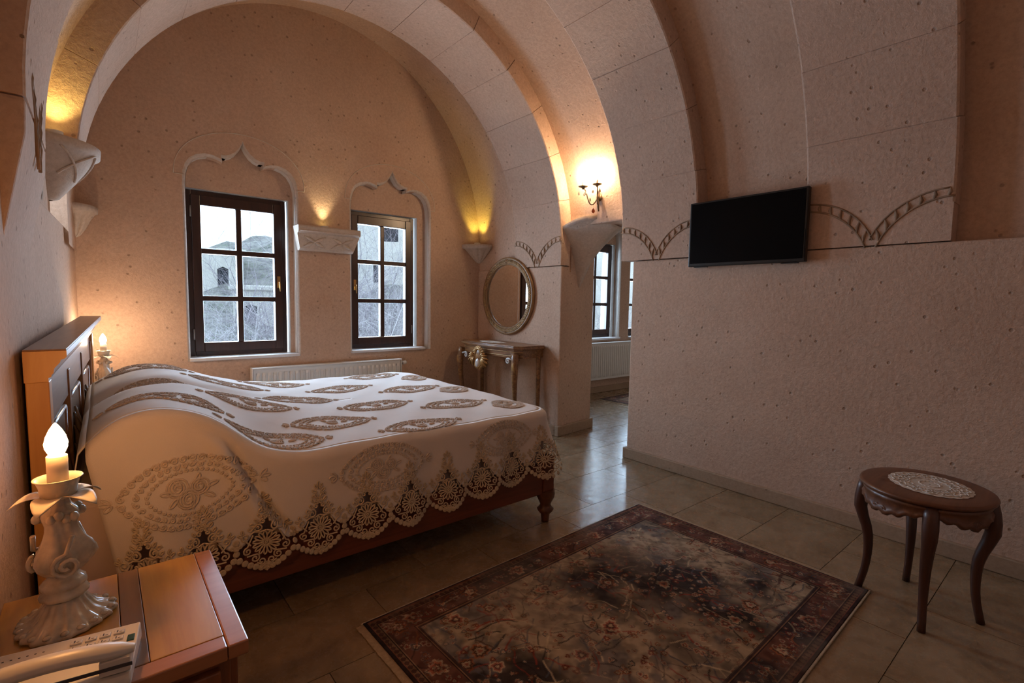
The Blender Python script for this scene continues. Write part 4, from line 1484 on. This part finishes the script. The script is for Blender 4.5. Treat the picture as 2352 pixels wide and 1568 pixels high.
# ------------------------------------------------------------------ stool
st = thing('stool', (2.72, .463, 0), 'dark cherry oval stool with carved apron and cabriole legs by the right wall', 'stool')
def ovl(k, n=64, c=0): return [((.252 - k) * math.cos(2 * PI * i / n), (.230 - k) * math.sin(2 * PI * i / n)) for i in range(n)]
P = []
for k, z in ((.235, .520), (.012, .520), (0, .526), (-.003, .533), (0, .539), (.010, .542), (.06, .5425), (.235, .5425)):
    P.append([(x, y, z) for x, y in ovl(k)])
m = MB(); m.grid(P, False, True, True)
m.f.append(tuple(range(64))); m.sm.append(False)
m.f.append(tuple(len(m.v) - 64 + i for i in range(64))); m.sm.append(False)
m.build('seat_top', MT['stoolwood'], st)
LEGA = [math.radians(a) for a in (100, 22, 197, 283)]
def apron_depth(a):
    # deepest between the legs with carved shell points
    best = min(abs((a - l + PI) % (2 * PI) - PI) for l in LEGA)
    u = min(best / math.radians(42), 1)
    return .055 + .028 * smooth01(.15, 1, u) + .006 * math.sin(26 * a)
P = []
n = 128
for kz in range(6):
    w = kz / 5
    P.append([((.228 - .010 * math.sin(PI * w)) * math.cos(2 * PI * i / n), (.207 - .010 * math.sin(PI * w)) * math.sin(2 * PI * i / n), .521 - apron_depth(2 * PI * i / n) * w) for i in range(n)])
m = MB(); m.grid(P, False, True, True)
ap = m.build('apron', MT['stoolwood'], st); s_ = ap.modifiers.new('thickness', 'SOLIDIFY'); s_.thickness = .016
m = MB()
for q in (.012, .024, .034):
    m.tube([(.230 * math.cos(2 * PI * i / 96), .209 * math.sin(2 * PI * i / 96), .521 - q - .004 * math.sin(4 * 2 * PI * i / 96)) for i in range(96)], .004, 5, closed=True)
m.build('reeded_moulding', MT['stoolwood'], ap)
m = MB()
for q in range(4):
    am = (LEGA[[1, 0, 2, 3][q]] + LEGA[[0, 2, 3, 1][q]] + (2 * PI if q == 3 else 0)) / 2
    for j in range(7):
        a = am + (j - 3) * .055
        pts = [(.232 * math.cos(am + (a - am) * t), .211 * math.sin(am + (a - am) * t), .478 - .03 * t * (1 - .08 * abs(j - 3))) for t in (.2, .5, .8, 1.0)]
        m.tube(pts, [.004, .006, .007, .004], 6)
m.build('carved_shell', MT['stoolwood'], ap)
for a in LEGA:
    pts, rad = [], []
    for i in range(13):
        t = i / 12
        r = .222 + .016 * math.sin(PI * min(t * 2.2, 1)) - .026 * math.sin(PI * min(max((t - .25) / .75, 0), 1)) + .004 * smooth01(.8, 1, t)
        pts.append((r * math.cos(a), r * .93 * math.sin(a), .520 * (1 - t)))
        rad.append(.025 - .010 * smooth01(.1, .9, t) + .003 * math.sin(PI * min(t * 3, 1)))
    m = MB(); m.tube(pts, rad, 10); m.build('leg', MT['stoolleg'], st)
doily((2.735, .452, .5432), .158, .140, 'white oval crochet doily on the stool', math.radians(25))

# ------------------------------------------------------------------ rugs (woven design as per-vertex colour)
def vnoise(h, w, cells, seed, octv=4):
    rg = np.random.default_rng(seed)
    out = np.zeros((h, w)); amp = 1; tot = 0
    for o in range(octv):
        cy_, cx_ = max(int(cells * h / w * 2 ** o), 1) + 2, int(cells * 2 ** o) + 2
        g = rg.random((cy_, cx_))
        yy = np.linspace(0, cy_ - 1.001, h); xx = np.linspace(0, cx_ - 1.001, w)
        yi = yy.astype(int); xi = xx.astype(int)
        fy = (yy - yi)[:, None]; fx = (xx - xi)[None, :]
        fy = fy * fy * (3 - 2 * fy); fx = fx * fx * (3 - 2 * fx)
        a = g[np.ix_(yi, xi)]; b = g[np.ix_(yi, xi + 1)]; c = g[np.ix_(yi + 1, xi)]; d = g[np.ix_(yi + 1, xi + 1)]
        out += amp * ((a * (1 - fx) + b * fx) * (1 - fy) + (c * (1 - fx) + d * fx) * fy)
        tot += amp; amp *= .55
    return out / tot

def rug_design(W, H, res, seed):
    w, h = int(W / res), int(H / res)
    X, Y = np.meshgrid((np.arange(w) + .5) * res, (np.arange(h) + .5) * res)
    img = np.zeros((h, w, 3))
    n1 = vnoise(h, w, 5, seed); n2 = vnoise(h, w, 14, seed + 1); n3 = vnoise(h, w, 60, seed + 2, 2)
    cream = np.array([.33, .255, .18]); char = np.array([.026, .020, .022]); slate = np.array([.12, .108, .11]); red = np.array([.25, .040, .030]); rust = np.array([.30, .10, .04])
    rg = np.random.default_rng(seed + 5)
    # field: worn cream ground turning charcoal towards one end
    dc = np.exp(-(((X / W - .66) / .22) ** 2 + ((Y / H - .42) / .30) ** 2))
    dark = np.clip((n1 - .50) * 4.5 + 1.1 * dc - .1, 0, .95)[..., None]
    field = cream * (1 - dark) + char * dark
    sl = np.clip((n2 - .56) * 6, 0, .75)[..., None]
    field = field * (1 - sl) + slate * sl
    img[:] = field
    def paint(mask, col, a=1.0):
        m = (np.clip(mask, 0, 1) * a)[..., None]
        img[:] = img * (1 - m) + np.array(col) * m
    def sub(cx, cy_, r):
        x0, x1 = max(int((cx - r) / res), 0), min(int((cx + r) / res) + 2, w); y0, y1 = max(int((cy_ - r) / res), 0), min(int((cy_ + r) / res) + 2, h)
        return slice(y0, y1), slice(x0, x1)
    def flower(cx, cy_, r, cols, pet):
        s = sub(cx, cy_, r * 1.3)
        dx, dy = X[s] - cx, Y[s] - cy_
        d = np.hypot(dx, dy); a = np.arctan2(dy, dx)
        edge = r * (1 + .14 * np.cos(pet * a + cx * 90) + .16 * np.cos(3 * a + cy_ * 70))
        for k, c in zip((1.0, .78, .52, .25), cols):
            m = np.clip((edge * k - d) / res + .5, 0, 1)[..., None] * .9
            img[s] = img[s] * (1 - m * .85) + np.array(c) * m * .85
    def vine(x, y, n, ang, col, wd=.0035):
        for _ in range(n):
            s = sub(x, y, wd * 2 + res)
            if img[s].size:
                d = np.hypot(X[s] - x, Y[s] - y)
                m = np.clip((wd - d) / res + .5, 0, 1)[..., None] * .85
                img[s] = img[s] * (1 - m) + np.array(col) * m
            x += .006 * math.cos(ang); y += .006 * math.sin(ang); ang += rg.normal(0, .16)
    ivory = (.46, .36, .24); dk = (.022, .016, .018); blue = (.075, .08, .10); brick = (.34, .075, .035)
    for _ in range(420):
        vine(rg.uniform(.1, W - .1), rg.uniform(.1, H - .1), int(rg.integers(12, 34)), rg.uniform(0, 6.28), [dk, (.10, .06, .05), red, blue, ivory][int(rg.integers(0, 5))], rg.uniform(.002, .004))
    for _ in range(1100):
        r = rg.uniform(.005, .014)
        flower(rg.uniform(.1, W - .1), rg.uniform(.1, H - .1), r, [[red, dk, rust, ivory], [dk, slate, ivory, red], [ivory, brick, dk, ivory], [blue, ivory, red, dk], [rust, dk, ivory, dk]][int(rg.integers(0, 5))], int(rg.integers(4, 7)))
    for _ in range(30):
        r = rg.uniform(.018, .040)
        flower(rg.uniform(.16, W - .16), rg.uniform(.16, H - .16), r, [[ivory, red, dk, ivory], [dk, ivory, brick, dk], [rust, dk, ivory, red], [ivory, dk, brick, ivory]][int(rg.integers(0, 4))], int(rg.integers(6, 10)))
    # border
    D = np.minimum(np.minimum(X, W - X), np.minimum(Y, H - Y))
    band = (D < .165)
    bn = vnoise(h, w, 9, seed + 9)
    warm = np.clip((bn - .42) * 6, 0, 1)[..., None]
    bcol = np.array([.045, .030, .030]) * (1 - warm) + np.array([.125, .055, .042]) * warm
    keep = img.copy()
    img[band] = bcol[band]
    L = 2 * (W + H)
    def on_border(s, off):
        s %= L
        if s < W: return s, off
        s -= W
        if s < H: return W - off, s
        s -= H
        if s < W: return W - s, H - off
        s -= W
        return off, H - s
    n = 44
    for k in range(n):
        x, y = on_border(L * k / n, .095)
        if k % 2 == 0:
            flower(x, y, .036, [ivory, brick, dk, ivory] if k % 4 else [rust, dk, ivory, red], 8)
        else:
            flower(x, y, .022, [slate, dk, ivory, red], 5)
        for q in range(2):
            vine(x, y, 15, rg.uniform(0, 6.28), [ivory, rust, dk, red][int(rg.integers(0, 4))], .003)
    for _ in range(620):
        x, y = on_border(rg.uniform(0, L), rg.uniform(.052, .140))
        flower(x, y, rg.uniform(.005, .013), [[red, dk, ivory, dk], [ivory, dk, red, dk], [slate, dk, rust, dk]][int(rg.integers(0, 3))], 5)
    for a, b, c in ((0, .012, dk), (.012, .017, (.19, .07, .045)), (.038, .043, dk), (.043, .047, (.24, .15, .09)), (.145, .150, dk), (.150, .156, (.22, .12, .07)), (.156, .166, (.045, .03, .032))):
        paint(((D >= a) & (D < b)).astype(float), c, .9)
    m = (D > .017) & (D < .038)
    tri = (np.sin((X + Y) * 2 * PI / .05) * np.sin((X - Y) * 2 * PI / .05) > 0)
    img[m & tri] = np.array([.17, .10, .06]); img[m & ~tri] = np.array([.07, .035, .03])
    # distressed: the print fades back to the bare ground in patches
    fade = np.clip((vnoise(h, w, 11, seed + 31, 5) - .48) * 4, 0, .5)[..., None] * np.where(band, .55, 1.0)[..., None]
    grd = np.where(band[..., None], bcol * .8, field)
    img[:] = img * (1 - fade) + grd * fade
    # worn pile
    wear = np.clip((n3 - .45) * 2.2, -.3, .45)[..., None]
    img *= (1 + wear * .7)
    ws = np.clip((vnoise(h, w, 8, seed + 21) - .55) * 3, 0, .35)[..., None]
    img[:] = img * (1 - ws) + np.array([.20, .165, .14]) * ws
    return np.clip(img, .004, 1)

MT['rugpile'] = attr_material('woven_rug', 'weave')
MT['fringe'] = plain('cream_binding', (.52, .44, .34), .95, var=.15, scale=60, bump=.5, bscale=300)
MT['fringe2'] = plain('tan_fringe', (.42, .30, .19), .95, var=.15, scale=60, bump=.5, bscale=300)
def rug(name, loc, W, H, rz, seed, label, res=.0042, th=.009):
    root = thing(name, loc, label, 'rug', rz)
    img = rug_design(W, H, res, seed)
    h, w = img.shape[:2]
    xs = np.linspace(-W / 2, W / 2, w + 1); ys = np.linspace(-H / 2, H / 2, h + 1)
    Xg, Yg = np.meshgrid(xs, ys)
    V = np.stack([Xg, Yg, np.full_like(Xg, th) + .0006 * (np.random.default_rng(seed).random(Xg.shape) - .5)], -1).reshape(-1, 3)
    idx = np.arange((h + 1) * (w + 1)).reshape(h + 1, w + 1)
    Fq = np.stack([idx[:-1, :-1], idx[:-1, 1:], idx[1:, 1:], idx[1:, :-1]], -1).reshape(-1, 4)
    # skirt round the edge
    ed = np.concatenate([idx[0, :], idx[1:, -1], idx[-1, -2::-1], idx[-2:0:-1, 0]])
    nb = len(V)
    V2 = V[ed].copy(); V2[:, 2] = .0005
    V = np.concatenate([V, V2])
    ne = len(ed)
    lo = nb + np.arange(ne)
    Fs = np.stack([ed, lo, np.roll(lo, -1), np.roll(ed, -1)], -1)
    Fa = np.concatenate([Fq, Fs])
    me = bpy.data.meshes.new('pile')
    me.vertices.add(len(V)); me.vertices.foreach_set('co', V.astype(np.float32).ravel())
    me.loops.add(len(Fa) * 4); me.loops.foreach_set('vertex_index', Fa.astype(np.int32).ravel())
    me.polygons.add(len(Fa)); me.polygons.foreach_set('loop_start', np.arange(0, len(Fa) * 4, 4, dtype=np.int32))
    me.update(calc_edges=True); me.validate()
    at = me.attributes.new('weave', 'FLOAT_COLOR', 'CORNER')
    cols = np.ones((len(Fa) * 4, 4), np.float32)
    fc = img.reshape(-1, 3)
    cols[:len(Fq) * 4, :3] = np.repeat(fc, 4, axis=0)
    cols[len(Fq) * 4:, :3] = (.03, .02, .02)
    at.data.foreach_set('color', cols.ravel())
    me.materials.append(MT['rugpile'])
    link_mesh('pile', me, root)
    e = .008
    m = MB(); m.box(-W / 2 - e, W / 2 + e, H / 2, H / 2 + e, 0, th - .001); m.build('side_binding', MT['fringe'], root, bevel=.002)
    m = MB(); m.box(-W / 2 - e, W / 2 + e, -H / 2 - e, -H / 2, 0, th - .001); m.build('side_binding', MT['fringe'], root, bevel=.002)
    for s in (-1, 1):                                       # short woven ends
        m = MB()
        nn = 60
        y = -H / 2
        for k in range(nn):
            ya = -H / 2 + H * k / nn
            x0 = s * W / 2; x1 = s * (W / 2 + .030 + random.uniform(-.002, .002))
            m.box(min(x0, x1), max(x0, x1), ya + .0004, ya + H / nn, 0, .004)
        f = m.build('end_fringe', MT['fringe2'], root)
        f['kind'] = 'stuff'
    return root
rug('rug', (1.715, 1.222, .0005), 1.875, 1.245, math.radians(1.5), 3, 'worn red and charcoal patterned rug beside the bed')
rug('rug', (5.95, 3.95, .0005), 1.5, .9, math.radians(3), 14, 'small dark red rug in the room beyond the doorway', res=.012)

# ------------------------------------------------------------------ outdoors
def ground_material():
    m, nt, b = _nt('winter_hillside')
    tc = N(nt, 'ShaderNodeTexCoord')
    n1 = N(nt, 'ShaderNodeTexNoise', Scale=.35, Detail=8.0, Roughness=.7)
    n2 = N(nt, 'ShaderNodeTexNoise', Scale=2.2, Detail=8.0, Roughness=.75)
    for n in (n1, n2): nt.links.new(tc.outputs['Object'], n.inputs['Vector'])
    r1 = ramp(nt, [(.35, (.20, .24, .17)), (.5, (.40, .38, .34)), (.65, (.50, .48, .45))], n1.outputs['Fac'])
    r2 = ramp(nt, [(.38, (.35, .36, .40)), (.55, (1, 1, 1))], n2.outputs['Fac'])
    nt.links.new(mixc(nt, .85, r1.outputs['Color'], r2.outputs['Color'], 'MULTIPLY'), b.inputs['Base Color'])
    b.inputs['Roughness'].default_value = 1
    bp = N(nt, 'ShaderNodeBump', Strength=1.0, Distance=.3)
    nt.links.new(n2.outputs['Fac'], bp.inputs['Height']); nt.links.new(bp.outputs['Normal'], b.inputs['Normal'])
    return m
MT['hill'] = ground_material()
MT['housewall'] = stone('pale_house_stone', (.66, .63, .58), (.52, .49, .45), pits=.6)
MT['twig'] = plain('grey_twig', (.34, .30, .33), .9, var=.3, scale=2)
MT['twig2'] = plain('pale_twig', (.62, .58, .60), .9, var=.3, scale=2)
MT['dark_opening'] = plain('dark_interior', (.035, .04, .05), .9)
def ridge(az):
    return lerp_tab([(-20, 4.0), (4, 3.6), (8, 4.7), (15, 6.0), (20, 8.0), (25, 12.5), (35, 15), (60, 13)], az)
def hill_z(x, y):
    d = math.hypot(x, y); az = math.degrees(math.atan2(x, y))
    top = 1.3 + 46 * math.tan(math.radians(ridge(az)))
    t = smooth01(9, 46, d)
    z = -1.9 + (top + 1.9) * (t * .75 + .25 * smooth01(22, 46, d))
    z -= smooth01(46, 85, d) * 3
    return z + .35 * math.sin(x * .7 + y * .3) * t + .25 * math.sin(x * 1.9 - y * 1.1) * t
P = []
for i in range(80):
    y = 5.4 + (90 - 5.4) * (i / 79) ** 1.5
    P.append([(x, y, hill_z(x, y)) for x in [-30 + 130 * j / 109 for j in range(110)]])
mb = MB(); mb.grid(P, False, False, True)
tag(mb.build('ground', MT['hill']), kind='structure')

def house(az, d, w, dep, h, label, opens, rz=0.0, sink=.6):
    x, y = d * math.sin(math.radians(az)), d * math.cos(math.radians(az))
    z = hill_z(x, y) - sink
    root = thing('stone_house', (x, y, z), label, 'house', -math.radians(az) + rz)
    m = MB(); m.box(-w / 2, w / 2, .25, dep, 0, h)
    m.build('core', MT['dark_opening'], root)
    m = MB()
    hole_wall(m, [(-w / 2 - .05, 0), (w / 2 + .05, 0), (w / 2 + .05, h), (-w / 2 - .05, h)], [[(cx - ww / 2, cz), (cx + ww / 2, cz), (cx + ww / 2, cz + hh * .92), (cx, cz + hh), (cx - ww / 2, cz + hh * .92)] for cx, cz, ww, hh in opens], 0, .24)
    m.box(-w / 2 - .05, -w / 2, .24, dep, 0, h); m.box(w / 2, w / 2 + .05, .24, dep, 0, h)
    m.build('wall', MT['housewall'], root)
    m = MB(); m.box(-w / 2 - .2, w / 2 + .2, -.15, dep + .1, h, h + .22)
    m.build('roof_slab', MT['housewall'], root, bevel=.05)
    return root
house(8.2, 30, 3.2, 3, 2.4, 'pale stone house with a dark doorway on the slope beyond the first window', [(.7, .2, .5, 1.5), (-.9, .9, .4, .6)], sink=.5)
house(12.6, 24, 1.8, 2, 2.2, 'low stone ruin behind twigs beyond the first window', [(-.3, .5, .5, 1.1)], sink=.7)
house(24.6, 34, 6.5, 4, 6.2, 'terraced rock dwelling with many small openings beyond the second window', [(-2.2, .8, .6, 1.1), (-.6, .7, .6, 1.1), (1.3, 1.0, .7, 1.1), (-1.6, 3.2, .9, 1.0), (.4, 3.3, .5, .8), (2.0, 3.2, .6, .9), (-.6, 4.8, .9, .8), (1.2, 4.8, .4, .7)], rz=.1)
house(27.2, 24, 4.0, 4, 4.2, 'square rock dwelling with dark windows on the right slope beyond the second window', [(-1.1, .7, .5, .9), (.5, 1.1, .9, 1.1), (-.6, 2.6, .8, .8), (1.0, 2.7, .4, .8)], rz=-.1)
house(22.9, 38, 6.0, 4, 4.0, 'upper cliff dwelling on the ridge beyond the second window', [(-1.6, .7, .7, 1.0), (.2, .8, .5, 1.0), (1.8, 1.0, .6, 1.2), (-.4, 2.5, .9, .8)], sink=.2)
house(50.5, 17, 7.0, 4, 7.0, 'white plastered house outside the windows of the adjoining room', [(-1.5, 1.0, .7, 1.2), (1.2, 3.6, .7, 1.2)], sink=1.2)

def bush(x, y, h, spread_, nstem, seed, mat, label):
    rg = random.Random(seed)
    m = MB()
    def seg(a, b, r0, r1):
        t = (b - a)
        if t.length < 1e-5: return
        u = t.orthogonal().normalized(); v_ = t.cross(u).normalized()
        vs = []
        for q, r in ((a, r0), (b, r1)):
            for k in range(3):
                vs.append(tuple(q + (u * math.cos(2 * PI * k / 3) + v_ * math.sin(2 * PI * k / 3)) * r))
        m.add(vs, [(0, 1, 4, 3), (1, 2, 5, 4), (2, 0, 3, 5)], True)
    def grow(a, d, L, r, depth):
        n = 3
        for i in range(n):
            d2 = (d + Vector((rg.gauss(0, .28), rg.gauss(0, .28), rg.gauss(.03, .2)))).normalized()
            b = a + d2 * L / n
            seg(a, b, r, r * .8)
            if depth > 0:
                for _ in range(2 if depth > 1 else 3):
                    dd = (d2 + Vector((rg.gauss(0, .7), rg.gauss(0, .7), rg.gauss(.05, .5)))).normalized()
                    grow(b, dd, L * rg.uniform(.4, .65), r * .55, depth - 1)
            a, d, r = b, d2, r * .8
    for k in range(nstem):
        a = Vector((rg.gauss(0, spread_ * .25), rg.gauss(0, spread_ * .15), -.1))
        d = Vector((rg.gauss(0, .45), rg.gauss(0, .35), 1)).normalized()
        grow(a, d, h * rg.uniform(.6, 1.0), .016, 2)
    o = m.build('bare_shrub', mat, None, loc=(x, y, hill_z(x, y)))
    return tag(o, label, 'shrub')
k = 0
for az, d, h, lab in ((6.5, 9.5, 2.0, 'grey leafless shrub at the left edge of the first window'), (9.5, 11, 2.3, 'leafless thicket below the stone house outside the first window'), (12.0, 9.8, 2.3, 'dense grey shrub in the lower right panes of the first window'),
                      (14.6, 12, 3.4, 'tall pale leafless shrub in the middle right pane of the first window'), (11, 16, 2.4, 'distant pale thicket behind the shrubs outside the first window'), (15.5, 17, 4.0, 'high bare thicket under the ridge outside the first window'),
                      (22.6, 12, 3.2, 'tall bare shrub at the left of the second window'), (24.4, 10, 2.4, 'grey leafless shrub in the lower panes of the second window'), (26.8, 11, 2.4, 'bare shrub in the lower right pane of the second window'),
                      (23.6, 15, 4.0, 'tall pale saplings behind the shrubs outside the second window'), (28.6, 12.5, 2.6, 'bare shrub hidden by the right edge of the second window'), (50.5, 11.5, 2.4, 'bare shrub outside the adjoining room')):
    x, y = d * math.sin(math.radians(az)), d * math.cos(math.radians(az))
    bush(x, y, h * 1.15, 2.2, 17, 100 + k, MT['twig'] if k % 2 else MT['twig2'], lab)
    k += 1
